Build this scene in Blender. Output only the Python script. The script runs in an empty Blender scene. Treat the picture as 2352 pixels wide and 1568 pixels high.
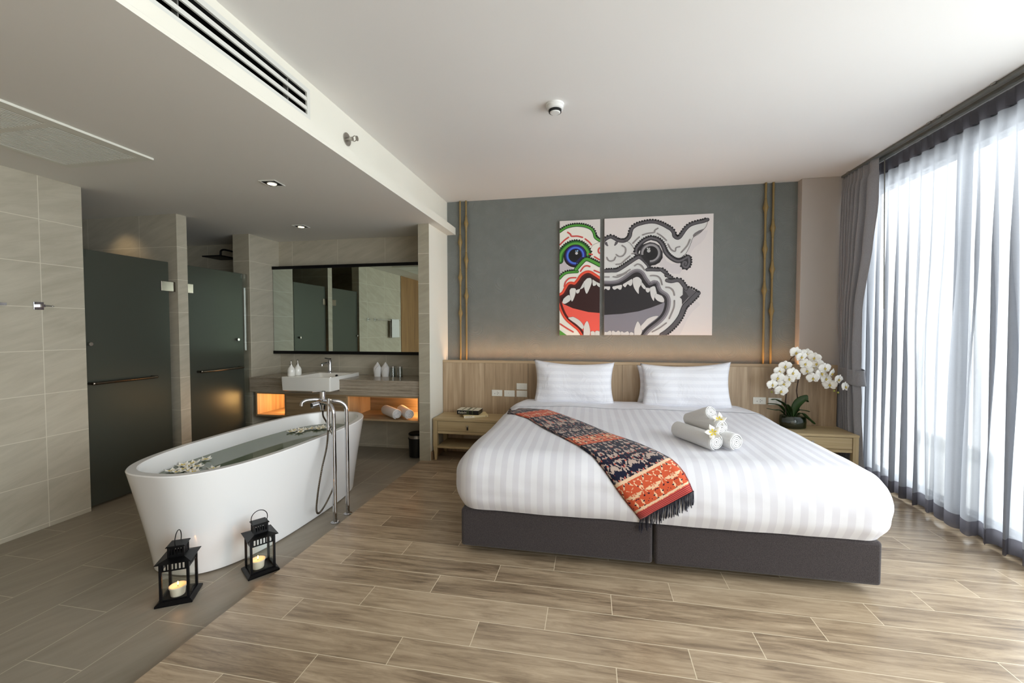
import bpy, bmesh, math, random
from mathutils import Vector, Matrix, noise
random.seed(7)
PI=math.pi
scn=bpy.context.scene
col=scn.collection
# ------------------------------------------------------------------ camera
cam_d=bpy.data.cameras.new('camera'); cam=bpy.data.objects.new('camera',cam_d); col.objects.link(cam); scn.camera=cam
cam_d.sensor_width=36.0; cam_d.lens=962.379*36.0/2352.0; cam_d.clip_start=0.05; cam_d.clip_end=200
_y,_p,_r=-0.18666,0.0306286,-0.0011603
fw=Vector((math.sin(_y)*math.cos(_p),math.cos(_y)*math.cos(_p),-math.sin(_p))); rt=Vector((math.cos(_y),-math.sin(_y),0)); up=rt.cross(fw)
r2=rt*math.cos(_r)+up*math.sin(_r); u2=up*math.cos(_r)-rt*math.sin(_r)
M=Matrix((r2,u2,-fw)).transposed().to_4x4(); M.translation=Vector((0,0,1.4)); cam.matrix_world=M
# ------------------------------------------------------------------ world, daylight portals, exposure
EXPOSURE=0.0
SKY=8.9
w=bpy.data.worlds.new('world'); scn.world=w; w.use_nodes=True
nt=w.node_tree; bg=nt.nodes['Background']
tc=nt.nodes.new('ShaderNodeTexCoord'); sp=nt.nodes.new('ShaderNodeSeparateXYZ'); rp=nt.nodes.new('ShaderNodeValToRGB')
nt.links.new(tc.outputs['Generated'],sp.inputs[0]); nt.links.new(sp.outputs['Z'],rp.inputs[0]); nt.links.new(rp.outputs[0],bg.inputs[0])
rp.color_ramp.elements[0].position=0.0; rp.color_ramp.elements[0].color=(0.93,0.96,1.0,1)
rp.color_ramp.elements[1].position=0.35; rp.color_ramp.elements[1].color=(0.89,0.925,0.98,1)
bg.inputs[1].default_value=SKY
vs=scn.view_settings; vs.view_transform='Standard'; vs.look='None'; vs.exposure=EXPOSURE; vs.gamma=1.0; vs.use_curve_mapping=False
scn.cycles.max_bounces=9; scn.cycles.diffuse_bounces=6; scn.cycles.glossy_bounces=4; scn.cycles.transmission_bounces=8; scn.cycles.transparent_max_bounces=24
scn.cycles.caustics_reflective=False; scn.cycles.caustics_refractive=False; scn.cycles.sample_clamp_indirect=6.0
def lamp(name,kind,loc,energy,color=(1,1,1),rot=(0,0,0),**kw):
    d=bpy.data.lights.new(name,kind); d.energy=energy; d.color=color
    for k,v in kw.items(): setattr(d,k,v)
    o=bpy.data.objects.new(name,d); o.location=loc; o.rotation_euler=rot; col.objects.link(o); return o
WX=2.52            # window plane
pl=lamp('window_portal','AREA',(WX+0.10,1.0,1.40),1,rot=(0,PI/2,0),shape='RECTANGLE',size=2.5,size_y=7.2)
pl.data.cycles.is_portal=True
# ------------------------------------------------------------------ helpers
def lin(c):
    return tuple((x/255/12.92 if x/255<=0.04045 else ((x/255+0.055)/1.055)**2.4) for x in c[:3])+(1,)
MATS={}
def mat(name,c=(200,200,200),rough=0.5,metal=0.0,spec=0.5,trans=0.0,ior=1.45,emit=None,estr=0,alpha=1,sheen=0,coat=0):
    if name in MATS: return MATS[name]
    m=bpy.data.materials.new(name); m.use_nodes=True; b=m.node_tree.nodes['Principled BSDF']
    b.inputs['Base Color'].default_value=lin(c); b.inputs['Roughness'].default_value=rough; b.inputs['Metallic'].default_value=metal
    b.inputs['Specular IOR Level'].default_value=spec; b.inputs['Transmission Weight'].default_value=trans; b.inputs['IOR'].default_value=ior
    if sheen: b.inputs['Sheen Weight'].default_value=sheen
    if coat: b.inputs['Coat Weight'].default_value=coat; b.inputs['Coat Roughness'].default_value=0.05
    if emit: b.inputs['Emission Color'].default_value=lin(emit); b.inputs['Emission Strength'].default_value=estr
    m.diffuse_color=lin(c); MATS[name]=m; return m
class X:
    """small node-expression helper"""
    def __init__(s,t,k): s.t=t; s.k=k
    @staticmethod
    def op(t,o,*a):
        n=t.nodes.new('ShaderNodeMath'); n.operation=o
        for i,v in enumerate(a):
            if isinstance(v,X): t.links.new(v.k,n.inputs[i])
            else: n.inputs[i].default_value=v
        return X(t,n.outputs[0])
    def __add__(s,o): return X.op(s.t,'ADD',s,o)
    def __sub__(s,o): return X.op(s.t,'SUBTRACT',s,o)
    def __mul__(s,o): return X.op(s.t,'MULTIPLY',s,o)
    def __truediv__(s,o): return X.op(s.t,'DIVIDE',s,o)
    def fl(s): return X.op(s.t,'FLOOR',s)
    def fr(s): return X.op(s.t,'FRACT',s)
    def lt(s,o): return X.op(s.t,'LESS_THAN',s,o)
    def gt(s,o): return X.op(s.t,'GREATER_THAN',s,o)
    def ab(s): return X.op(s.t,'ABSOLUTE',s)
    def sin(s): return X.op(s.t,'SINE',s)
    def mx(s,o): return X.op(s.t,'MAXIMUM',s,o)
    def mn(s,o): return X.op(s.t,'MINIMUM',s,o)
    def pp(s,o): return X.op(s.t,'PINGPONG',s,o)
def start(name,rough=0.5,spec=0.5):
    m=mat(name,rough=rough,spec=spec); t=m.node_tree; b=t.nodes['Principled BSDF']
    c=t.nodes.new('ShaderNodeTexCoord'); s=t.nodes.new('ShaderNodeSeparateXYZ'); g=t.nodes.new('ShaderNodeNewGeometry'); t.links.new(g.outputs['Position'],s.inputs[0])
    return m,t,b,[X(t,s.outputs[i]) for i in range(3)],c
def vec(t,x,y,z):
    n=t.nodes.new('ShaderNodeCombineXYZ')
    for i,v in enumerate((x,y,z)):
        if isinstance(v,X): t.links.new(v.k,n.inputs[i])
        else: n.inputs[i].default_value=v
    return n.outputs[0]
def noi(t,v,scale=1,detail=3,rough=0.55,dist=0.0):
    n=t.nodes.new('ShaderNodeTexNoise'); t.links.new(v,n.inputs['Vector']); n.inputs['Scale'].default_value=scale; n.inputs['Detail'].default_value=detail; n.inputs['Roughness'].default_value=rough; n.inputs['Distortion'].default_value=dist
    return X(t,n.outputs[0])
def ramp(t,f,stops):
    n=t.nodes.new('ShaderNodeValToRGB'); t.links.new(f.k,n.inputs[0]); e=n.color_ramp.elements
    while len(e)<len(stops): e.new(0.5)
    for i,(p,c) in enumerate(stops): e[i].position=p; e[i].color=lin(c)
    return n.outputs[0]
def mix(t,f,a,b_,mode='MIX'):
    n=t.nodes.new('ShaderNodeMix'); n.data_type='RGBA'; n.blend_type=mode
    for s,v in ((n.inputs[0],f),(n.inputs[6],a),(n.inputs[7],b_)):
        if isinstance(v,X): t.links.new(v.k,s)
        elif isinstance(v,(int,float)): s.default_value=v
        elif isinstance(v,tuple): s.default_value=lin(v)
        else: t.links.new(v,s)
    return n.outputs[2]
def bump(t,b,h,strength=0.3,dist=0.01):
    n=t.nodes.new('ShaderNodeBump'); n.inputs['Strength'].default_value=strength; n.inputs['Distance'].default_value=dist
    t.links.new(h.k if isinstance(h,X) else h,n.inputs['Height']); t.links.new(n.outputs[0],b.inputs['Normal'])
def setc(t,b,k): t.links.new(k,b.inputs['Base Color'])
# ---- wood (grain axis: 'x','y','z')
def wood(name,axis,cols,rough=0.45,sc=1.0,amp=1.0):
    m,t,b,P,c=start(name,rough)
    s=[28.0*sc]*3; s['xyz'.index(axis)]=1.3*sc
    v=vec(t,P[0]*s[0],P[1]*s[1],P[2]*s[2])
    n=noi(t,v,1.0,5,0.6,0.6); n2=noi(t,vec(t,P[0]*s[0]*0.22,P[1]*s[1]*0.22,P[2]*s[2]*0.22),1.0,2)
    f=n*0.65+n2*0.35
    setc(t,b,ramp(t,f,[(0.30,cols[0]),(0.5,cols[1]),(0.70,cols[2])])); bump(t,b,n,0.06,0.002); return m
HBW=wood('oak_panel_vertical','z',[(132,110,86),(172,148,120),(200,178,150)],0.42)
HBT=wood('oak_edge','x',[(150,124,94),(186,160,128),(206,182,150)],0.4)
NSW=wood('pale_oak','x',[(158,136,98),(184,162,122),(200,180,142)],0.42)
NSV=wood('pale_oak_vertical','z',[(158,136,98),(184,162,122),(200,180,142)],0.42)
VNW=wood('vanity_oak','x',[(112,94,70),(150,128,98),(176,152,120)],0.4)
VNV=wood('vanity_oak_vertical','z',[(120,98,70),(156,130,98),(182,154,120)],0.45)
DRW=wood('door_oak','z',[(104,72,38),(140,104,64),(160,124,80)],0.5)
# ---- travertine-like vanity stone with horizontal veins
m,t,b,P,c=start('veined_stone',0.22)
n=noi(t,vec(t,P[0]*1.2,P[1]*1.2,P[2]*60.0),1.0,6,0.7,1.2); n2=noi(t,vec(t,P[0]*14.0,P[1]*14.0,P[2]*180.0),1.0,4,0.7)
setc(t,b,ramp(t,n*0.7+n2*0.3,[(0.34,(110,99,85)),(0.5,(154,143,127)),(0.68,(184,173,156))])); STONE=m
# ---- tiled walls / floors
def tiles(name,ua,va,u0,v0,us,vs_,base=((170,163,146),(192,185,168)),grout=(212,206,190),half=False,rough=0.38,gw=0.0022,streak=(1.0,1.0)):
    m,t,b,P,c=start(name,rough)
    U=(P['xyz'.index(ua)]-u0)/us; V=(P['xyz'.index(va)]-v0)/vs_
    if half: U=U+V.fl()*0.5
    fu=U.fr(); fv=V.fr()
    du=(fu.mn(fu*-1.0+1.0))*us; dv=(fv.mn(fv*-1.0+1.0))*vs_
    g=(du.mn(dv)).lt(gw)
    iu=U.fl(); iv=V.fl()
    q=vec(t,P['xyz'.index(ua)]*1.6+P['xyz'.index(va)]*4.0+iu*3.1,P['xyz'.index(va)]*14.0-P['xyz'.index(ua)]*6.0,iv*5.7)
    n=noi(t,q,1.0,5,0.62,0.4); n2=noi(t,vec(t,P[0]*2.0,P[1]*2.0,P[2]*2.0),1.0,2)
    cl=ramp(t,n*0.7+n2*0.3,[(0.32,base[0]),(0.68,base[1])])
    setc(t,b,mix(t,g,cl,grout)); bump(t,b,g*-1.0,0.3,0.002); return m
TWX=tiles('wall_tile_side','y','z',2.275,0.03,0.61,0.305)
TWY=tiles('wall_tile_back','x','z',-2.975,0.03,0.61,0.305)
TNX=tiles('wall_tile_narrow','y','z',-9.9,0.03,20.0,0.305)
TNY=tiles('wall_tile_partition','x','z',-9.9,0.03,20.0,0.305,base=((156,149,131),(176,169,151)))
TFL=tiles('floor_tile_grey','y','x',1.32,-2.352,0.61,0.3045,base=((138,130,116),(156,147,133)),grout=(192,184,166),half=True,rough=0.42,gw=0.0018)
# ---- wood-look plank floor
m,t,b,P,c=start('plank_floor',0.29)
V=(P[1]-1.532)/0.1573; iv=V.fl(); U=(P[0]+0.811-iv*0.3053)/0.916; iu=U.fl(); fu=U.fr(); fv=V.fr()
du=(fu.mn(fu*-1.0+1.0))*0.916; dv=(fv.mn(fv*-1.0+1.0))*0.1573
g=(du.mn(dv)).lt(0.0017)
q=vec(t,P[0]*3.0+iu*7.3,P[1]*34.0+iv*3.9,iv*2.1+iu*1.3)
n=noi(t,q,1.0,9,0.74,0.7)
q2=vec(t,P[0]*1.5+iu*5.1,P[1]*7.0+iv*8.3,iu*2.7+iv*1.9); n2=noi(t,q2,1.0,3,0.5,0.8)
wn=t.nodes.new('ShaderNodeTexWhiteNoise'); t.links.new(vec(t,iu,iv,0.0),wn.inputs['Vector']); pv=X(t,wn.outputs['Value'])
f=n*0.66+n2*0.36+pv*0.07-0.045
cl=ramp(t,f,[(0.30,(92,77,61)),(0.42,(136,117,95)),(0.51,(163,143,118)),(0.62,(184,164,138)),(0.78,(202,184,160))])
setc(t,b,mix(t,g,cl,(212,198,172))); bump(t,b,n*0.5-g*0.6,0.12,0.003); PLANK=m
# ---- paints
m,t,b,P,c=start('ceiling_paint',0.75,0.25); setc(t,b,ramp(t,noi(t,vec(t,P[0]*0.6,P[1]*0.6,P[2]),1,2),[(0.3,(226,224,222)),(0.7,(231,229,227))])); CEIL=m
m,t,b,P,c=start('bathroom_ceiling_paint',0.75,0.25); setc(t,b,ramp(t,noi(t,vec(t,P[0]*0.6,P[1]*0.6,P[2]),1,2),[(0.3,(226,224,218)),(0.7,(230,228,222))])); CEIL2=m
m,t,b,P,c=start('warm_white_paint',0.7,0.3); setc(t,b,ramp(t,noi(t,vec(t,P[0],P[1],P[2]),1.5,2),[(0.3,(226,223,211)),(0.7,(231,228,217))])); WHITE=m
m,t,b,P,c=start('greige_paint',0.7,0.3); setc(t,b,ramp(t,noi(t,vec(t,P[0],P[1],P[2]),1.5,2),[(0.3,(186,176,168)),(0.7,(190,181,173))])); GREIGE=m
# ---- combed plaster: concentric trowel arcs and a few scored lines
m,t,b,P,c=start('combed_plaster',0.72,0.35)
wob=noi(t,vec(t,P[0],P[1],P[2]),4.0,2)
vv=vec(t,P[0]+wob*0.05,0.0,P[2]+wob*0.05)
vo=t.nodes.new('ShaderNodeTexVoronoi'); vo.feature='F1'; vo.inputs['Scale'].default_value=2.9; vo.inputs['Randomness'].default_value=0.85; t.links.new(vv,vo.inputs['Vector'])
d=X(t,vo.outputs['Distance']); rings=(d*190.0).sin()
sharp=rings.mx(0.0)
fade=noi(t,vec(t,P[0],P[1],P[2]),9.0,3); h=sharp*(fade*3.2-1.15).mx(0.0)
vo2=t.nodes.new('ShaderNodeTexVoronoi'); vo2.feature='DISTANCE_TO_EDGE'; vo2.inputs['Scale'].default_value=2.1; t.links.new(vv,vo2.inputs['Vector'])
sc_=(X(t,vo2.outputs['Distance']).lt(0.008))*(noi(t,vec(t,P[0],P[1],P[2]),3.3,1).gt(0.56))
fine=noi(t,vec(t,P[0]*60.0,P[1],P[2]*40.0),1.0,3)
hh=h*0.9-sc_*2.4+fine*0.5
setc(t,b,ramp(t,fade,[(0.3,(114,117,114)),(0.7,(121,124,121))])); bump(t,b,hh,0.42,0.006); PLASTER=m
# ---- fabrics
def weave(name,c1,c2,rough=0.9,sc=900.0,bs=0.25,sheen=0.2):
    m,t,b,P,c=start(name,rough,0.2); b.inputs['Sheen Weight'].default_value=sheen
    n=noi(t,vec(t,P[0],P[1],P[2]),sc*0.35,3,0.7); setc(t,b,ramp(t,n,[(0.36,c1),(0.64,c2)])); bump(t,b,n,bs,0.002); return m
UPH=weave('charcoal_upholstery',(40,36,37),(74,67,67))
m,t,b,P,c=start('duvet_satin_stripe',0.62,0.35)
st=((P[0]-0.02)/0.071).fr().gt(0.5)
n=noi(t,vec(t,P[0],P[1],P[2]),260.0,2)
setc(t,b,mix(t,st,(223,223,228),(212,211,218)))
b.inputs['Sheen Weight'].default_value=0.15
rr=st*-0.22+0.72; t.links.new(rr.k,b.inputs['Roughness']); wr=noi(t,vec(t,P[0],P[1],P[2]),4.0,3,0.5,0.3); bump(t,b,wr*1.0+n*0.02,0.22,0.03); DUVET=m
m,t,b,P,c=start('pillow_satin_stripe',0.62,0.35)
st=((P[2]-0.02)/0.062).fr().gt(0.5); setc(t,b,mix(t,st,(232,232,237),(225,225,231))); wr=noi(t,vec(t,P[0],P[1]*2.0,P[2]),6.0,4,0.6,1.0); bump(t,b,wr,0.38,0.035); PILLOW=m
m,t,b,P,c=start('white_cotton',0.7,0.3); setc(t,b,ramp(t,noi(t,vec(t,P[0],P[1],P[2]),30,2),[(0.3,(226,226,232)),(0.7,(232,232,237))])); wr=noi(t,vec(t,P[0],P[1],P[2]),9.0,4,0.6,0.6); bump(t,b,wr,0.25,0.02); COTTON=m
m,t,b,P,c=start('terry_cloth',0.95,0.1); b.inputs['Sheen Weight'].default_value=0.3; n=noi(t,vec(t,P[0],P[1],P[2]),320.0,3,0.7); setc(t,b,ramp(t,n,[(0.3,(220,219,218)),(0.7,(232,232,232))])); bump(t,b,n,0.6,0.004); TERRY=m
DRAPE=weave('grey_linen',(142,141,144),(180,179,183),0.92,1100.0,0.3,0.3)
t=DRAPE.node_tree; b=t.nodes['Principled BSDF']; o_=t.nodes['Material Output']; tl_=t.nodes.new('ShaderNodeBsdfTranslucent'); tl_.inputs[0].default_value=lin((170,168,172)); mx_=t.nodes.new('ShaderNodeMixShader'); mx_.inputs[0].default_value=0.22; t.links.new(b.outputs[0],mx_.inputs[1]); t.links.new(tl_.outputs[0],mx_.inputs[2]); t.links.new(mx_.outputs[0],o_.inputs[0])
# translucent sheer
def sheer(name,c,ta,tl):
    m=bpy.data.materials.new(name); m.use_nodes=True; t=m.node_tree; t.nodes.clear(); o=t.nodes.new('ShaderNodeOutputMaterial')
    tr=t.nodes.new('ShaderNodeBsdfTransparent'); tr.inputs[0].default_value=(1,1,1,1); ts=t.nodes.new('ShaderNodeBsdfTranslucent'); ts.inputs[0].default_value=lin(c)
    df=t.nodes.new('ShaderNodeBsdfDiffuse'); df.inputs[0].default_value=lin(c)
    m1=t.nodes.new('ShaderNodeMixShader'); m1.inputs[0].default_value=tl; t.links.new(df.outputs[0],m1.inputs[1]); t.links.new(ts.outputs[0],m1.inputs[2])
    m2=t.nodes.new('ShaderNodeMixShader'); t.links.new(m1.outputs[0],m2.inputs[1]); t.links.new(tr.outputs[0],m2.inputs[2])
    g=t.nodes.new('ShaderNodeNewGeometry'); s=t.nodes.new('ShaderNodeSeparateXYZ'); t.links.new(g.outputs['Position'],s.inputs[0])
    n=noi(t,vec(t,X(t,s.outputs[0])*1.0,X(t,s.outputs[1])*160.0,X(t,s.outputs[2])*110.0),1.0,3,0.7)
    lw=t.nodes.new('ShaderNodeLayerWeight'); lw.inputs[0].default_value=0.5; fc=X(t,lw.outputs['Facing'])*-1.0+1.0; f=(fc*fc)*ta+n*0.07+0.005; f=f.mx(0.02); t.links.new(f.k,m2.inputs[0]); t.links.new(m2.outputs[0],o.inputs[0]); MATS[name]=m; return m
SHEER=sheer('sheer_voile',(166,168,173),0.15,0.62)
SHEERH=sheer('sheer_voile_doubled',(112,110,117),0.16,0.45)
# thin clear glass
def thin(name,c,refl,rough=0.0):
    m=bpy.data.materials.new(name); m.use_nodes=True; t=m.node_tree; t.nodes.clear(); o=t.nodes.new('ShaderNodeOutputMaterial')
    tr=t.nodes.new('ShaderNodeBsdfTransparent'); tr.inputs[0].default_value=lin(c); gl=t.nodes.new('ShaderNodeBsdfGlossy'); gl.inputs['Roughness'].default_value=rough
    lw=t.nodes.new('ShaderNodeLayerWeight'); lw.inputs[0].default_value=0.5; fc=X(t,lw.outputs['Facing']); f5=X.op(t,'POWER',fc,5.0)*0.7+0.06*refl/0.3; m2=t.nodes.new('ShaderNodeMixShader'); t.links.new(f5.k,m2.inputs[0]); t.links.new(tr.outputs[0],m2.inputs[1]); t.links.new(gl.outputs[0],m2.inputs[2]); t.links.new(m2.outputs[0],o.inputs[0]); MATS[name]=m; return m
GLASS=thin('clear_glass',(246,248,247),0.30)
LGLASS=thin('lantern_glass',(250,252,251),0.12)
POTG=thin('smoked_green_glass',(188,204,190),0.4,0.03)
m=bpy.data.materials.new('frosted_glass'); m.use_nodes=True; t=m.node_tree; t.nodes.clear(); o=t.nodes.new('ShaderNodeOutputMaterial')
gb=t.nodes.new('ShaderNodeBsdfRefraction'); gb.inputs['Color'].default_value=lin((150,152,138)); gb.inputs['Roughness'].default_value=0.55; gb.inputs['IOR'].default_value=1.02
df=t.nodes.new('ShaderNodeBsdfDiffuse'); df.inputs[0].default_value=lin((92,95,86)); gg=t.nodes.new('ShaderNodeBsdfGlossy'); gg.inputs['Roughness'].default_value=0.32; gg.inputs[0].default_value=lin((200,208,200))
m1=t.nodes.new('ShaderNodeMixShader'); m1.inputs[0].default_value=0.5; t.links.new(gb.outputs[0],m1.inputs[1]); t.links.new(df.outputs[0],m1.inputs[2])
fr=t.nodes.new('ShaderNodeFresnel'); fr.inputs[0].default_value=1.45; m2=t.nodes.new('ShaderNodeMixShader'); t.links.new(fr.outputs[0],m2.inputs[0]); t.links.new(m1.outputs[0],m2.inputs[1]); t.links.new(gg.outputs[0],m2.inputs[2]); t.links.new(m2.outputs[0],o.inputs[0]); FROST=m
CHROME=mat('chrome',(205,205,208),0.07,1.0); STEEL=mat('brushed_steel',(176,172,166),0.28,1.0); BRONZE=mat('dark_chrome',(120,112,102),0.15,1.0)
MIRR=mat('mirror_silver',(214,224,214),0.01,1.0); BLACK=mat('black_metal',(20,20,22),0.42,0.6); BLKP=mat('black_plastic',(14,14,15),0.35)
ALU=mat('grey_aluminium',(112,114,118),0.45,0.5); RAIL=mat('grey_rail',(120,119,114),0.5,0.3); PORC=mat('porcelain',(236,235,230),0.12,0,0.6,coat=0.3)
TUBM=mat('tub_acrylic',(236,236,236),0.16,0,0.5,coat=0.4); PLAS=mat('white_plastic',(226,224,216),0.35); VENTW=mat('white_enamel',(214,214,208),0.45); SLOT=mat('dark_duct',(20,20,20),0.8)
GRL=mat('grille_paint',(222,222,212),0.5); DARK=mat('shadow_black',(10,10,10),0.8); LEATHER=mat('black_leather',(24,22,22),0.5)
GOLD=mat('aged_bamboo_gold',(140,118,74),0.5,0.15); SMOKE=mat('smoke_alarm_white',(228,228,226),0.4); SKIRT=mat('skirting',(150,122,96),0.5)
DECK=mat('balcony_tile',(222,222,220),0.6)
LEAF=mat('orchid_leaf',(38,62,26),0.32); STEM=mat('orchid_stem',(58,40,30),0.6); SOIL=mat('potting_bark',(74,72,58),0.9); PETAL=mat('orchid_petal',(250,248,242),0.55,sheen=0.1); LIPY=mat('orchid_lip',(214,190,86),0.5); BUDM=mat('orchid_bud',(176,180,90),0.5)
FRANG=mat('frangipani_petal',(246,244,236),0.5); FRC=mat('frangipani_heart',(232,208,60),0.5)
WAX=mat('ivory_wax',(244,228,206),0.5); WAX.node_tree.nodes['Principled BSDF'].inputs['Subsurface Weight'].default_value=0.0
# ---- mesh builder
ORG={}
def _org(o): return ORG.get(o.name,Vector((0,0,0))) if o else Vector((0,0,0))
class MB:
    def __init__(s): s.v=[]; s.f=[]; s.m=[]; s.uv=None
    def add(s,vs,fs,mi=0):
        k=len(s.v); s.v+= [Vector(v) for v in vs]; s.f+= [tuple(i+k for i in f) for f in fs]; s.m+= [mi]*len(fs); return s
    def box(s,x0,x1,y0,y1,z0,z1,mi=0):
        return s.add([(x0,y0,z0),(x1,y0,z0),(x1,y1,z0),(x0,y1,z0),(x0,y0,z1),(x1,y0,z1),(x1,y1,z1),(x0,y1,z1)],[(3,2,1,0),(4,5,6,7),(0,1,5,4),(1,2,6,5),(2,3,7,6),(3,0,4,7)],mi)
    def frust(s,c,a,b,z0,z1,a2,b2,mi=0):
        x,y=c; return s.add([(x-a,y-b,z0),(x+a,y-b,z0),(x+a,y+b,z0),(x-a,y+b,z0),(x-a2,y-b2,z1),(x+a2,y-b2,z1),(x+a2,y+b2,z1),(x-a2,y+b2,z1)],[(3,2,1,0),(4,5,6,7),(0,1,5,4),(1,2,6,5),(2,3,7,6),(3,0,4,7)],mi)
    def tube(s,pts,r,n=12,cap=True,mi=0):
        P=[Vector(p) for p in pts]; R=r if isinstance(r,(list,tuple)) else [r]*len(P)
        base=len(s.v); prev=None; vs=[]; fs=[]
        for i,p in enumerate(P):
            d=(P[min(i+1,len(P)-1)]-P[max(i-1,0)]).normalized()
            if prev is None:
                a=Vector((0,0,1)) if abs(d.z)<0.9 else Vector((1,0,0)); u=d.cross(a).normalized()
            else: u=(prev-d*prev.dot(d)).normalized()
            prev=u; q=d.cross(u)
            for k in range(n):
                t=2*PI*k/n; vs.append(p+(u*math.cos(t)+q*math.sin(t))*R[i])
        for i in range(len(P)-1):
            for k in range(n): fs.append((i*n+k,i*n+(k+1)%n,(i+1)*n+(k+1)%n,(i+1)*n+k))
        if cap: fs.append(tuple(range(n-1,-1,-1))); fs.append(tuple((len(P)-1)*n+k for k in range(n)))
        return s.add(vs,fs,mi)
    def lathe(s,c,prof,n=24,mi=0,sx=1,sy=1):
        vs=[];fs=[]
        for r,z in prof:
            for k in range(n): t=2*PI*k/n; vs.append((c[0]+r*sx*math.cos(t),c[1]+r*sy*math.sin(t),c[2]+z))
        for i in range(len(prof)-1):
            for k in range(n): fs.append((i*n+k,i*n+(k+1)%n,(i+1)*n+(k+1)%n,(i+1)*n+k))
        if prof[0][0]>1e-6: fs.append(tuple(range(n-1,-1,-1)))
        if prof[-1][0]>1e-6: fs.append(tuple((len(prof)-1)*n+k for k in range(n)))
        return s.add(vs,fs,mi)
    def grid(s,fn,nu,nv,closeu=False,mi=0):
        vs=[fn(i/(nu if closeu else nu-1),j/(nv-1)) for j in range(nv) for i in range(nu)]; fs=[]
        for j in range(nv-1):
            for i in range(nu if closeu else nu-1): fs.append((j*nu+i,j*nu+(i+1)%nu,(j+1)*nu+(i+1)%nu,(j+1)*nu+i))
        return s.add(vs,fs,mi)
    def build(s,name,m,parent=None,org=None,smooth=False,bev=0,seg=2,auto=None,solid=0,sub=0):
        me=bpy.data.meshes.new(name)
        o=bpy.data.objects.new(name,me)
        g=Vector(org) if org is not None else Vector((0,0,0))
        po=_org(parent)
        gw=g if org is not None else (po if parent else Vector((0,0,0)))
        me.from_pydata([v-gw for v in s.v],[],s.f)
        for mm in (m if isinstance(m,(list,tuple)) else [m]): me.materials.append(mm)
        for p,k in zip(me.polygons,s.m): p.material_index=k; p.use_smooth=smooth
        bm=bmesh.new(); bm.from_mesh(me); bmesh.ops.remove_doubles(bm,verts=bm.verts,dist=1e-6); bmesh.ops.recalc_face_normals(bm,faces=bm.faces); bm.to_mesh(me); bm.free()
        col.objects.link(o); o.location=gw-po
        if parent: o.parent=parent
        ORG[o.name]=gw
        if bev:
            md=o.modifiers.new('bevel','BEVEL'); md.width=bev; md.segments=seg; md.limit_method='ANGLE'; md.angle_limit=0.6
        if solid: md=o.modifiers.new('thickness','SOLIDIFY'); md.thickness=solid; md.offset=0
        if sub: md=o.modifiers.new('subdivision','SUBSURF'); md.levels=sub; md.render_levels=sub
        if auto is not None:
            for p in me.polygons: p.use_smooth=True
            me.set_sharp_from_angle(angle=auto)
        return o
def B(*a): return MB().box(*a)
def thing(name,label,cat,loc=(0,0,0),group=None):
    o=bpy.data.objects.new(name,None); o.empty_display_size=0.05; col.objects.link(o); o.location=loc; ORG[o.name]=Vector(loc)
    return tag(o,label,cat,group)
def tag(o,label,cat,group=None):
    o['label']=label; o['category']=cat
    if group: o['group']=group
    return o
def struct(o,label=None): 
    o['kind']='structure'
    if label: o['label']=label
    return o
def dup(root,loc=None,rot=None,scale=None,label=None):
    def cp(o,par):
        c=o.copy(); col.objects.link(c)
        if par: c.parent=par
        for ch in o.children: cp(ch,c)
        return c
    r=cp(root,None)
    if loc is not None: r.location=loc
    if rot is not None: r.rotation_euler=rot
    if scale is not None: r.scale=(scale,)*3
    if label: r['label']=label
    return r
def smooth_path(pts,n=8):
    P=[Vector(p) for p in pts]; out=[]
    for i in range(len(P)-1):
        a=P[max(i-1,0)]; b=P[i]; c=P[i+1]; d=P[min(i+2,len(P)-1)]
        for k in range(n):
            t=k/n; out.append(0.5*((2*b)+(c-a)*t+(2*a-5*b+4*c-d)*t*t+(3*b-a-3*c+d)*t**3))
    out.append(P[-1]); return out
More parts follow.
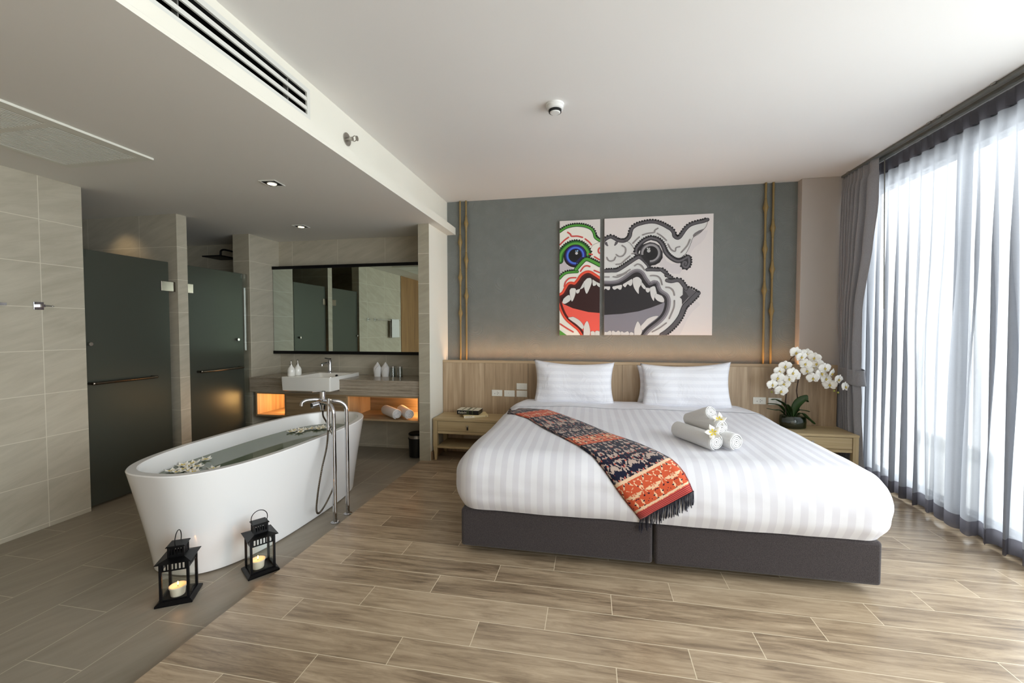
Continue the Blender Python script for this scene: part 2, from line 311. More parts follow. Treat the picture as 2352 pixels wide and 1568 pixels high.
# flat print outlines (x,z in metres on the canvas face)
ART_LEFT=[['p',[236,232,222],[-0.338,2.443,-0.173,2.49,-0.001,2.449,0.023,2.358,0.084,2.323,0.089,1.323,-0.336,1.322]],['p',[196,188,192],[-0.338,2.098,-0.296,2.163,-0.254,2.079,-0.163,2.026,-0.296,2.018,-0.337,1.981]],['r',[18,70,18],[-0.338,2.443,-0.264,2.486,-0.173,2.502,-0.083,2.494,-0.009,2.462,0.023,2.419,0.04,2.366,0.084,2.331],0.0325],['d',[12,25,10],[-0.338,2.443,-0.264,2.486,-0.173,2.502,-0.083,2.494,-0.009,2.462,0.023,2.419,0.04,2.366,0.084,2.331],0.0187,1,0.0105],['r',[84,160,58],[-0.338,2.443,-0.264,2.486,-0.173,2.502,-0.083,2.494,-0.009,2.462,0.023,2.419,0.04,2.366,0.084,2.331],0.0191],['h',[40,110,34],[-0.338,2.443,-0.264,2.486,-0.173,2.502,-0.083,2.494,-0.009,2.462,0.023,2.419,0.04,2.366,0.084,2.331],0.0191],['r',[24,60,24],[-0.333,2.131,-0.321,2.206,-0.271,2.27,-0.205,2.305,-0.131,2.305,-0.07,2.263,-0.037,2.213,-0.045,2.188],0.0718],['r',[30,100,30],[-0.333,2.131,-0.321,2.206,-0.271,2.27,-0.205,2.305,-0.131,2.305,-0.07,2.263,-0.037,2.213,-0.045,2.188],0.0526],['r',[96,170,64],[-0.333,2.131,-0.321,2.206,-0.271,2.27,-0.205,2.305,-0.131,2.305,-0.07,2.263,-0.037,2.213,-0.045,2.188],0.0239],['h',[40,110,34],[-0.333,2.131,-0.321,2.206,-0.271,2.27,-0.205,2.305,-0.131,2.305,-0.07,2.263,-0.037,2.213,-0.045,2.188],0.0239],['d',[20,30,20],[-0.333,2.131,-0.321,2.206,-0.271,2.27,-0.205,2.305,-0.131,2.305,-0.07,2.263,-0.037,2.213,-0.045,2.188],0.0364,1,0.0096],['c',[30,12,16],[-0.172,2.176],0.122],['c',[36,34,120],[-0.168,2.184],0.1077],['c',[74,112,214],[-0.17,2.182],0.0933],['c',[36,34,120],[-0.168,2.182],0.0746],['c',[8,6,10],[-0.173,2.18],0.0694],['p',[30,28,80],[-0.114,2.166,-0.073,2.156,-0.114,2.116,-0.163,2.093,-0.163,2.118]],['c',[200,200,205],[-0.157,2.205],0.0144],['c',[160,200,240],[-0.147,2.23],0.0081],['c',[160,200,240],[-0.165,2.229],0.0057],['r',[18,70,18],[-0.337,1.943,-0.296,1.984,-0.246,2.004,-0.147,2.009],0.0325],['d',[12,25,10],[-0.337,1.943,-0.296,1.984,-0.246,2.004,-0.147,2.009],0.0187,1,0.0105],['r',[84,160,58],[-0.337,1.943,-0.296,1.984,-0.246,2.004,-0.147,2.009],0.0191],['h',[40,110,34],[-0.337,1.943,-0.296,1.984,-0.246,2.004,-0.147,2.009],0.0191],['r',[18,70,18],[-0.163,2.035,-0.114,2.091,-0.057,2.139,0.008,2.116,0.085,2.073],0.0455],['d',[12,25,10],[-0.163,2.035,-0.114,2.091,-0.057,2.139,0.008,2.116,0.085,2.073],0.0239,1,0.0105],['r',[84,160,58],[-0.163,2.035,-0.114,2.091,-0.057,2.139,0.008,2.116,0.085,2.073],0.0287],['h',[40,110,34],[-0.163,2.035,-0.114,2.091,-0.057,2.139,0.008,2.116,0.085,2.073],0.0287],['r',[214,66,44],[-0.337,1.738,-0.287,1.771,-0.253,1.829,-0.225,1.866,-0.171,1.861,-0.13,1.901,-0.089,1.958,-0.032,1.982,0.025,1.951,0.09,1.905],0.0766],['r',[236,84,58],[-0.337,1.738,-0.287,1.771,-0.253,1.829,-0.225,1.866,-0.171,1.861,-0.13,1.901,-0.089,1.958,-0.032,1.982,0.025,1.951,0.09,1.905],0.0574],['r',[214,66,44],[-0.337,1.73,-0.303,1.612,-0.253,1.519,-0.178,1.452,-0.12,1.402,-0.07,1.327],0.0718],['r',[236,84,58],[-0.337,1.73,-0.303,1.612,-0.253,1.519,-0.178,1.452,-0.12,1.402,-0.07,1.327],0.0502],['p',[48,12,10],[-0.337,1.738,-0.287,1.771,-0.253,1.829,-0.225,1.866,-0.171,1.861,-0.13,1.901,-0.089,1.958,-0.032,1.982,0.025,1.951,0.09,1.905,0.092,1.559,-0.03,1.572,-0.195,1.619,-0.299,1.667,-0.337,1.73]],['p',[240,92,78],[-0.303,1.667,-0.195,1.619,-0.03,1.576,0.092,1.565,0.093,1.323,-0.07,1.323,-0.12,1.402,-0.178,1.452,-0.253,1.519]],['r',[78,12,12],[-0.337,1.738,-0.287,1.771,-0.253,1.829,-0.225,1.866,-0.171,1.861,-0.13,1.901,-0.089,1.958,-0.032,1.982,0.025,1.951,0.09,1.905],0.0215],['r',[78,12,12],[-0.337,1.73,-0.303,1.612,-0.253,1.519,-0.178,1.452,-0.12,1.402,-0.07,1.327],0.0239],['t',[218,216,212],[-0.08,1.9,-0.048,1.933,-0.007,1.936,0.005,1.898,-0.015,1.833,-0.051,1.771,-0.08,1.859]],['t',[218,216,212],[-0.229,1.812,-0.216,1.832,-0.166,1.827,-0.17,1.761,-0.203,1.69,-0.224,1.745]],['t',[218,216,212],[-0.307,1.688,-0.295,1.721,-0.237,1.762,-0.216,1.711,-0.27,1.67,-0.299,1.671]],['t',[218,216,212],[-0.162,1.811,-0.121,1.826,-0.129,1.785,-0.154,1.777]],['t',[218,216,212],[-0.121,1.822,-0.084,1.892,-0.08,1.842]],['t',[218,216,212],[0.013,1.923,0.05,1.897,0.05,1.864,0.026,1.853,0.014,1.865]],['t',[218,216,212],[0.05,1.897,0.091,1.876,0.091,1.839,0.062,1.856]],['t',[218,216,212],[-0.244,1.519,-0.194,1.527,-0.12,1.485,-0.079,1.427,-0.095,1.394,-0.153,1.444,-0.211,1.486]],['t',[218,216,212],[-0.082,1.323,-0.078,1.419,-0.042,1.481,-0.013,1.402,-0.017,1.323]],['t',[218,216,212],[-0.004,1.323,-0.005,1.364,0.02,1.373,0.038,1.36,0.038,1.323]],['t',[218,216,212],[0.041,1.323,0.041,1.364,0.061,1.377,0.093,1.364,0.093,1.323]],['r',[206,74,68],[-0.334,2.302,-0.288,2.346,-0.243,2.377],0.0153],['r',[206,74,68],[-0.251,2.431,-0.222,2.409,-0.21,2.388,-0.148,2.386,-0.095,2.371],0.0153],['r',[206,74,68],[-0.066,2.353,-0.025,2.319,-0.001,2.289],0.0153],['r',[206,74,68],[-0.024,2.192,0.008,2.186],0.0153],['r',[206,74,68],[0.032,2.161,0.085,2.128],0.0153],['r',[206,74,68],[-0.114,2.013,-0.081,2.057,-0.048,2.069,-0.016,2.06],0.0153],['r',[206,74,68],[0.029,2.017,0.086,1.993],0.0153],['r',[206,74,68],[-0.287,1.855,-0.27,1.904,-0.229,1.941,-0.163,1.945],0.0153],['r',[206,74,68],[-0.328,1.45,-0.261,1.406,-0.19,1.364],0.0153],['r',[206,74,68],[0.085,2.253,0.073,2.237,0.073,2.213,0.085,2.196],0.0153],['r',[60,50,50],[-0.017,2.228,0.016,2.285,0.084,2.315],0.0024],['p',[84,150,58],[-0.336,1.385,-0.248,1.322,-0.336,1.322]]]
ART_RIGHT=[['p',[214,206,206],[1.156,2.389,1.13,2.315,1.091,2.266,1.031,2.227,0.992,2.161,0.981,2.127,0.96,2.145,0.991,2.253,1.022,2.32,1.07,2.351,1.125,2.391]],['p',[214,206,206],[1.074,1.667,1.09,1.641,1.019,1.574,0.968,1.498,0.92,1.378,0.897,1.333,0.778,1.333,0.863,1.408,0.95,1.613,1.038,1.68]],['p',[208,200,202],[0.725,2.157,0.763,2.092,0.812,2.064,0.913,2.07,0.922,2.015,0.89,1.96,0.825,1.962,0.751,2.006,0.71,2.042,0.689,2.051]],['p',[216,214,212],[0.131,2.33,0.201,2.362,0.268,2.324,0.335,2.315,0.39,2.363,0.41,2.44,0.51,2.491,0.614,2.503,0.718,2.473,0.8,2.414,0.829,2.361,0.862,2.326,0.89,2.342,0.937,2.407,0.989,2.451,1.068,2.475,1.151,2.492,1.144,2.444,1.121,2.408,1.07,2.36,1.016,2.324,0.991,2.262,0.952,2.17,0.912,2.134,0.872,2.126,0.811,2.141,0.762,2.211,0.708,2.281,0.625,2.353,0.561,2.347,0.499,2.307,0.462,2.261,0.45,2.231,0.467,2.178,0.492,2.152,0.455,2.136,0.303,2.04,0.227,2.021,0.132,2.023]],['p',[216,214,212],[0.132,2.001,0.27,2.002,0.492,2.121,0.589,2.041,0.568,2.011,0.698,2.008,0.731,1.98,0.793,1.91,0.767,1.896,0.793,1.876,0.858,1.879,0.891,1.857,0.92,1.814,0.922,1.75,0.892,1.72,0.913,1.699,0.913,1.652,0.898,1.571,0.854,1.49,0.79,1.417,0.688,1.333,0.136,1.332]],['p',[120,114,116],[1.117,2.408,1.069,2.393,1.03,2.37,1.012,2.349,1.016,2.326,1.046,2.348,1.089,2.375]],['p',[88,84,88],[0.131,2.312,0.161,2.313,0.167,2.289,0.176,2.271,0.161,2.268,0.14,2.286]],['p',[88,84,88],[0.242,2.31,0.274,2.313,0.268,2.29,0.244,2.269,0.232,2.274,0.24,2.295]],['d',[22,18,22],[0.131,2.33,0.161,2.353,0.201,2.365,0.238,2.347,0.268,2.327,0.302,2.318,0.335,2.317,0.369,2.333,0.394,2.367,0.402,2.41,0.419,2.448,0.46,2.476,0.51,2.491,0.564,2.501,0.614,2.503,0.663,2.494,0.718,2.47,0.763,2.443,0.8,2.418,0.825,2.383,0.833,2.348,0.862,2.326,0.886,2.334,0.91,2.366,0.937,2.407,0.973,2.444,1.013,2.463,1.06,2.475,1.108,2.483,1.151,2.498],0.0187,1,0.012],['r',[30,26,30],[0.131,2.33,0.161,2.353,0.201,2.365,0.238,2.347,0.268,2.327,0.302,2.318,0.335,2.317,0.369,2.333,0.394,2.367,0.402,2.41,0.419,2.448,0.46,2.476,0.51,2.491,0.564,2.501,0.614,2.503,0.663,2.494,0.718,2.47,0.763,2.443,0.8,2.418,0.825,2.383,0.833,2.348,0.862,2.326,0.886,2.334,0.91,2.366,0.937,2.407,0.973,2.444,1.013,2.463,1.06,2.475,1.108,2.483,1.151,2.498],0.0364],['r',[92,88,92],[0.131,2.33,0.161,2.353,0.201,2.365,0.238,2.347,0.268,2.327,0.302,2.318,0.335,2.317,0.369,2.333,0.394,2.367,0.402,2.41,0.419,2.448,0.46,2.476,0.51,2.491,0.564,2.501,0.614,2.503,0.663,2.494,0.718,2.47,0.763,2.443,0.8,2.418,0.825,2.383,0.833,2.348,0.862,2.326,0.886,2.334,0.91,2.366,0.937,2.407,0.973,2.444,1.013,2.463,1.06,2.475,1.108,2.483,1.151,2.498],0.0249],['h',[52,48,54],[0.131,2.33,0.161,2.353,0.201,2.365,0.238,2.347,0.268,2.327,0.302,2.318,0.335,2.317,0.369,2.333,0.394,2.367,0.402,2.41,0.419,2.448,0.46,2.476,0.51,2.491,0.564,2.501,0.614,2.503,0.663,2.494,0.718,2.47,0.763,2.443,0.8,2.418,0.825,2.383,0.833,2.348,0.862,2.326,0.886,2.334,0.91,2.366,0.937,2.407,0.973,2.444,1.013,2.463,1.06,2.475,1.108,2.483,1.151,2.498],0.0249],['r',[30,26,30],[0.467,2.165,0.458,2.218,0.479,2.256,0.512,2.293,0.553,2.322,0.603,2.337,0.625,2.332,0.67,2.317,0.708,2.281,0.733,2.233,0.749,2.19,0.778,2.151,0.819,2.115,0.864,2.093,0.905,2.096,0.937,2.112,0.969,2.13,0.979,2.106,0.979,2.064,0.962,2.028,0.934,2.029,0.919,2.053,0.931,2.08,0.951,2.073,0.947,2.054],0.0455],['r',[60,56,60],[0.467,2.165,0.458,2.218,0.479,2.256,0.512,2.293,0.553,2.322,0.603,2.337,0.625,2.332,0.67,2.317,0.708,2.281,0.733,2.233,0.749,2.19,0.778,2.151,0.819,2.115,0.864,2.093,0.905,2.096,0.937,2.112,0.969,2.13,0.979,2.106,0.979,2.064,0.962,2.028,0.934,2.029,0.919,2.053,0.931,2.08,0.951,2.073,0.947,2.054],0.0335],['d',[22,18,22],[0.467,2.165,0.458,2.218,0.479,2.256,0.512,2.293,0.553,2.322,0.603,2.337,0.625,2.332,0.67,2.317,0.708,2.281,0.733,2.233,0.749,2.19,0.778,2.151,0.819,2.115,0.864,2.093,0.905,2.096,0.937,2.112,0.969,2.13,0.979,2.106,0.979,2.064,0.962,2.028,0.934,2.029,0.919,2.053,0.931,2.08,0.951,2.073,0.947,2.054],0.022,1,0.01],['r',[104,99,103],[0.467,2.165,0.458,2.218,0.479,2.256,0.512,2.293,0.553,2.322,0.603,2.337,0.625,2.332,0.67,2.317,0.708,2.281,0.733,2.233,0.749,2.19,0.778,2.151,0.819,2.115,0.864,2.093,0.905,2.096,0.937,2.112,0.969,2.13,0.979,2.106,0.979,2.064,0.962,2.028,0.934,2.029,0.919,2.053,0.931,2.08,0.951,2.073,0.947,2.054],0.0163],['h',[60,56,62],[0.467,2.165,0.458,2.218,0.479,2.256,0.512,2.293,0.553,2.322,0.603,2.337,0.625,2.332,0.67,2.317,0.708,2.281,0.733,2.233,0.749,2.19,0.778,2.151,0.819,2.115,0.864,2.093,0.905,2.096,0.937,2.112,0.969,2.13,0.979,2.106,0.979,2.064,0.962,2.028,0.934,2.029,0.919,2.053,0.931,2.08,0.951,2.073,0.947,2.054],0.0163],['d',[22,18,22],[0.132,2.01,0.175,2.009,0.21,2.01,0.261,2.011,0.303,2.032,0.354,2.065,0.404,2.098,0.455,2.131,0.492,2.143,0.526,2.12,0.559,2.085,0.584,2.054,0.589,2.024],0.0194,1,0.012],['r',[30,26,30],[0.132,2.01,0.175,2.009,0.21,2.01,0.261,2.011,0.303,2.032,0.354,2.065,0.404,2.098,0.455,2.131,0.492,2.143,0.526,2.12,0.559,2.085,0.584,2.054,0.589,2.024],0.0378],['r',[92,88,92],[0.132,2.01,0.175,2.009,0.21,2.01,0.261,2.011,0.303,2.032,0.354,2.065,0.404,2.098,0.455,2.131,0.492,2.143,0.526,2.12,0.559,2.085,0.584,2.054,0.589,2.024],0.0263],['h',[52,48,54],[0.132,2.01,0.175,2.009,0.21,2.01,0.261,2.011,0.303,2.032,0.354,2.065,0.404,2.098,0.455,2.131,0.492,2.143,0.526,2.12,0.559,2.085,0.584,2.054,0.589,2.024],0.0263],['d',[22,18,22],[0.568,2.011,0.626,2.01,0.688,2.006,0.698,2.012,0.731,1.99,0.764,1.959,0.752,1.958,0.785,1.932,0.809,1.912],0.0182,1,0.012],['r',[30,26,30],[0.568,2.011,0.626,2.01,0.688,2.006,0.698,2.012,0.731,1.99,0.764,1.959,0.752,1.958,0.785,1.932,0.809,1.912],0.0354],['r',[92,88,92],[0.568,2.011,0.626,2.01,0.688,2.006,0.698,2.012,0.731,1.99,0.764,1.959,0.752,1.958,0.785,1.932,0.809,1.912],0.0239],['h',[52,48,54],[0.568,2.011,0.626,2.01,0.688,2.006,0.698,2.012,0.731,1.99,0.764,1.959,0.752,1.958,0.785,1.932,0.809,1.912],0.0239],['p',[92,88,92],[0.952,1.826,1.008,1.803,1.069,1.76,1.017,1.701,0.95,1.621,0.918,1.643,0.981,1.719,0.932,1.805]],['p',[60,56,60],[0.922,1.818,0.981,1.723,0.917,1.647,0.913,1.699,0.892,1.72,0.922,1.745]],['d',[22,18,22],[0.767,1.896,0.81,1.886,0.866,1.896,0.899,1.884,0.927,1.847,0.952,1.807],0.0206,1,0.012],['r',[30,26,30],[0.767,1.896,0.81,1.886,0.866,1.896,0.899,1.884,0.927,1.847,0.952,1.807],0.0402],['r',[92,88,92],[0.767,1.896,0.81,1.886,0.866,1.896,0.899,1.884,0.927,1.847,0.952,1.807],0.0287],['h',[52,48,54],[0.767,1.896,0.81,1.886,0.866,1.896,0.899,1.884,0.927,1.847,0.952,1.807],0.0287],['d',[22,18,22],[1.069,1.76,1.021,1.71,0.982,1.668,0.946,1.634,0.926,1.592,0.903,1.528,0.863,1.464,0.814,1.408,0.757,1.357,0.721,1.333],0.0254,1,0.012],['r',[30,26,30],[1.069,1.76,1.021,1.71,0.982,1.668,0.946,1.634,0.926,1.592,0.903,1.528,0.863,1.464,0.814,1.408,0.757,1.357,0.721,1.333],0.0498],['r',[92,88,92],[1.069,1.76,1.021,1.71,0.982,1.668,0.946,1.634,0.926,1.592,0.903,1.528,0.863,1.464,0.814,1.408,0.757,1.357,0.721,1.333],0.0383],['h',[52,48,54],[1.069,1.76,1.021,1.71,0.982,1.668,0.946,1.634,0.926,1.592,0.903,1.528,0.863,1.464,0.814,1.408,0.757,1.357,0.721,1.333],0.0383],['d',[22,18,22],[0.952,1.817,1.008,1.805,1.073,1.762],0.0096,1,0.012],['p',[28,24,26],[0.492,2.152,0.467,2.187,0.479,2.238,0.52,2.271,0.595,2.294,0.642,2.284,0.687,2.256,0.721,2.187,0.721,2.127,0.693,2.081,0.648,2.056,0.618,2.053,0.589,2.041,0.555,2.098,0.521,2.138]],['c',[70,66,70],[0.602,2.18],0.1067],['c',[40,36,40],[0.602,2.18],0.0876],['c',[150,146,148],[0.602,2.182],0.0933],['c',[24,20,22],[0.602,2.18],0.0732],['p',[30,26,28],[0.5,2.164,0.546,2.167,0.563,2.124,0.596,2.11,0.589,2.058,0.547,2.098]],['c',[180,178,178],[0.583,2.205],0.0177],['c',[190,190,190],[0.571,2.23],0.0081],['c',[190,190,190],[0.59,2.229],0.0072],['p',[220,216,214],[0.492,2.212,0.498,2.208,0.492,2.182,0.484,2.174,0.483,2.191]],['r',[138,132,138],[0.133,1.859,0.206,1.856,0.279,1.865,0.338,1.894,0.397,1.937,0.439,1.966,0.473,1.974,0.502,1.956,0.527,1.912,0.557,1.868,0.586,1.837,0.624,1.843,0.648,1.853,0.656,1.823,0.679,1.775,0.713,1.747,0.746,1.722,0.758,1.679,0.751,1.615,0.731,1.559,0.698,1.512,0.657,1.473,0.61,1.435,0.561,1.391,0.519,1.335],0.0957],['r',[104,98,104],[0.133,1.859,0.206,1.856,0.279,1.865,0.338,1.894,0.397,1.937,0.439,1.966,0.473,1.974,0.502,1.956,0.527,1.912,0.557,1.868,0.586,1.837,0.624,1.843,0.648,1.853,0.656,1.823,0.679,1.775,0.713,1.747,0.746,1.722,0.758,1.679,0.751,1.615,0.731,1.559,0.698,1.512,0.657,1.473,0.61,1.435,0.561,1.391,0.519,1.335],0.0598],['p',[38,33,36],[0.133,1.859,0.206,1.856,0.279,1.865,0.338,1.894,0.397,1.937,0.439,1.966,0.473,1.974,0.502,1.956,0.527,1.912,0.557,1.868,0.586,1.837,0.624,1.843,0.648,1.853,0.656,1.823,0.679,1.775,0.713,1.747,0.746,1.722,0.758,1.679,0.751,1.615,0.731,1.559,0.698,1.512,0.657,1.473,0.61,1.435,0.561,1.391,0.519,1.335,0.136,1.332]],['p',[134,129,138],[0.135,1.544,0.315,1.554,0.484,1.579,0.609,1.616,0.717,1.658,0.742,1.673,0.751,1.615,0.731,1.559,0.698,1.512,0.657,1.473,0.61,1.435,0.561,1.391,0.519,1.332,0.136,1.332]],['r',[38,33,36],[0.133,1.859,0.206,1.856,0.279,1.865,0.338,1.894,0.397,1.937,0.439,1.966,0.473,1.974,0.502,1.956,0.527,1.912,0.557,1.868,0.586,1.837,0.624,1.843,0.648,1.853,0.656,1.823,0.679,1.775,0.713,1.747,0.746,1.722,0.758,1.679,0.751,1.615,0.731,1.559,0.698,1.512,0.657,1.473,0.61,1.435,0.561,1.391,0.519,1.335],0.0239],['t',[214,210,208],[0.427,1.923,0.456,1.937,0.485,1.934,0.513,1.904,0.515,1.865,0.49,1.822,0.487,1.765,0.474,1.77,0.444,1.814,0.427,1.866]],['t',[214,210,208],[0.517,1.884,0.553,1.836,0.557,1.812,0.537,1.812,0.511,1.847]],['t',[214,210,208],[0.557,1.825,0.595,1.82,0.597,1.789,0.578,1.773,0.558,1.79]],['t',[214,210,208],[0.599,1.824,0.624,1.836,0.648,1.834,0.661,1.788,0.666,1.758,0.645,1.724,0.637,1.685,0.608,1.737]],['t',[214,210,208],[0.663,1.762,0.713,1.74,0.738,1.705,0.738,1.675,0.713,1.671,0.672,1.689,0.647,1.724]],['t',[214,210,208],[0.33,1.868,0.414,1.919,0.419,1.862,0.398,1.845,0.374,1.863,0.351,1.833,0.33,1.847]],['t',[214,210,208],[0.224,1.844,0.311,1.86,0.311,1.816,0.292,1.808,0.269,1.822,0.245,1.809,0.224,1.818]],['t',[214,210,208],[0.133,1.846,0.191,1.845,0.192,1.814,0.172,1.806,0.149,1.822,0.133,1.811]],['t',[214,210,208],[0.444,1.332,0.443,1.387,0.476,1.474,0.51,1.426,0.523,1.378,0.507,1.332]],['t',[214,210,208],[0.512,1.43,0.568,1.495,0.63,1.525,0.682,1.529,0.664,1.504,0.59,1.443,0.527,1.382]],['t',[214,210,208],[0.137,1.332,0.14,1.365,0.166,1.363,0.192,1.378,0.209,1.369,0.209,1.332]],['t',[214,210,208],[0.214,1.332,0.214,1.369,0.231,1.378,0.257,1.363,0.278,1.378,0.301,1.365,0.302,1.332]],['t',[214,210,208],[0.306,1.332,0.306,1.365,0.325,1.369,0.342,1.358,0.376,1.372,0.391,1.356,0.391,1.332]],['t',[214,210,208],[0.397,1.332,0.399,1.356,0.416,1.363,0.437,1.352,0.437,1.332]],['r',[140,134,134],[0.426,2.288,0.457,2.321,0.488,2.35],0.0134],['r',[140,134,134],[0.522,2.37,0.573,2.385,0.635,2.391,0.643,2.412,0.672,2.432],0.0134],['r',[140,134,134],[0.666,2.381,0.711,2.349,0.757,2.305],0.0134],['r',[140,134,134],[0.773,2.266,0.806,2.209,0.843,2.191,0.851,2.225,0.887,2.236],0.0134],['r',[140,134,134],[0.985,2.304,0.959,2.242,0.904,2.178],0.0134],['r',[140,134,134],[0.315,2.27,0.349,2.243,0.351,2.2,0.324,2.162,0.286,2.156,0.256,2.177],0.0134],['r',[140,134,134],[0.16,2.15,0.179,2.118,0.205,2.111,0.235,2.121,0.249,2.151],0.0134],['r',[140,134,134],[0.416,2.18,0.454,2.187],0.0134],['r',[140,134,134],[0.256,2.074,0.303,2.08,0.345,2.113,0.396,2.157],0.0134],['r',[140,134,134],[0.445,2.054,0.472,2.07,0.505,2.061,0.526,2.038,0.543,2.008],0.0134],['r',[140,134,134],[0.266,1.958,0.329,1.974,0.397,2.016],0.0134],['r',[140,134,134],[0.137,1.945,0.184,1.944],0.0134],['r',[140,134,134],[0.227,1.945,0.278,1.942,0.363,1.985],0.0134],['r',[140,134,134],[0.604,1.947,0.637,1.948,0.678,1.938,0.707,1.903,0.718,1.852],0.0134],['r',[140,134,134],[0.757,1.825,0.794,1.82,0.827,1.79,0.841,1.742],0.0134],['r',[140,134,134],[0.842,1.687,0.837,1.614,0.793,1.503],0.0134],['r',[140,134,134],[0.625,1.365,0.695,1.404,0.763,1.456],0.0134],['r',[40,36,38],[0.335,2.316,0.386,2.298,0.424,2.253,0.454,2.205],0.0029],['r',[40,36,38],[1.153,2.496,1.14,2.436,1.117,2.404,1.07,2.357,1.016,2.324,0.991,2.258,0.952,2.17,0.912,2.134],0.0029]]
RN=9
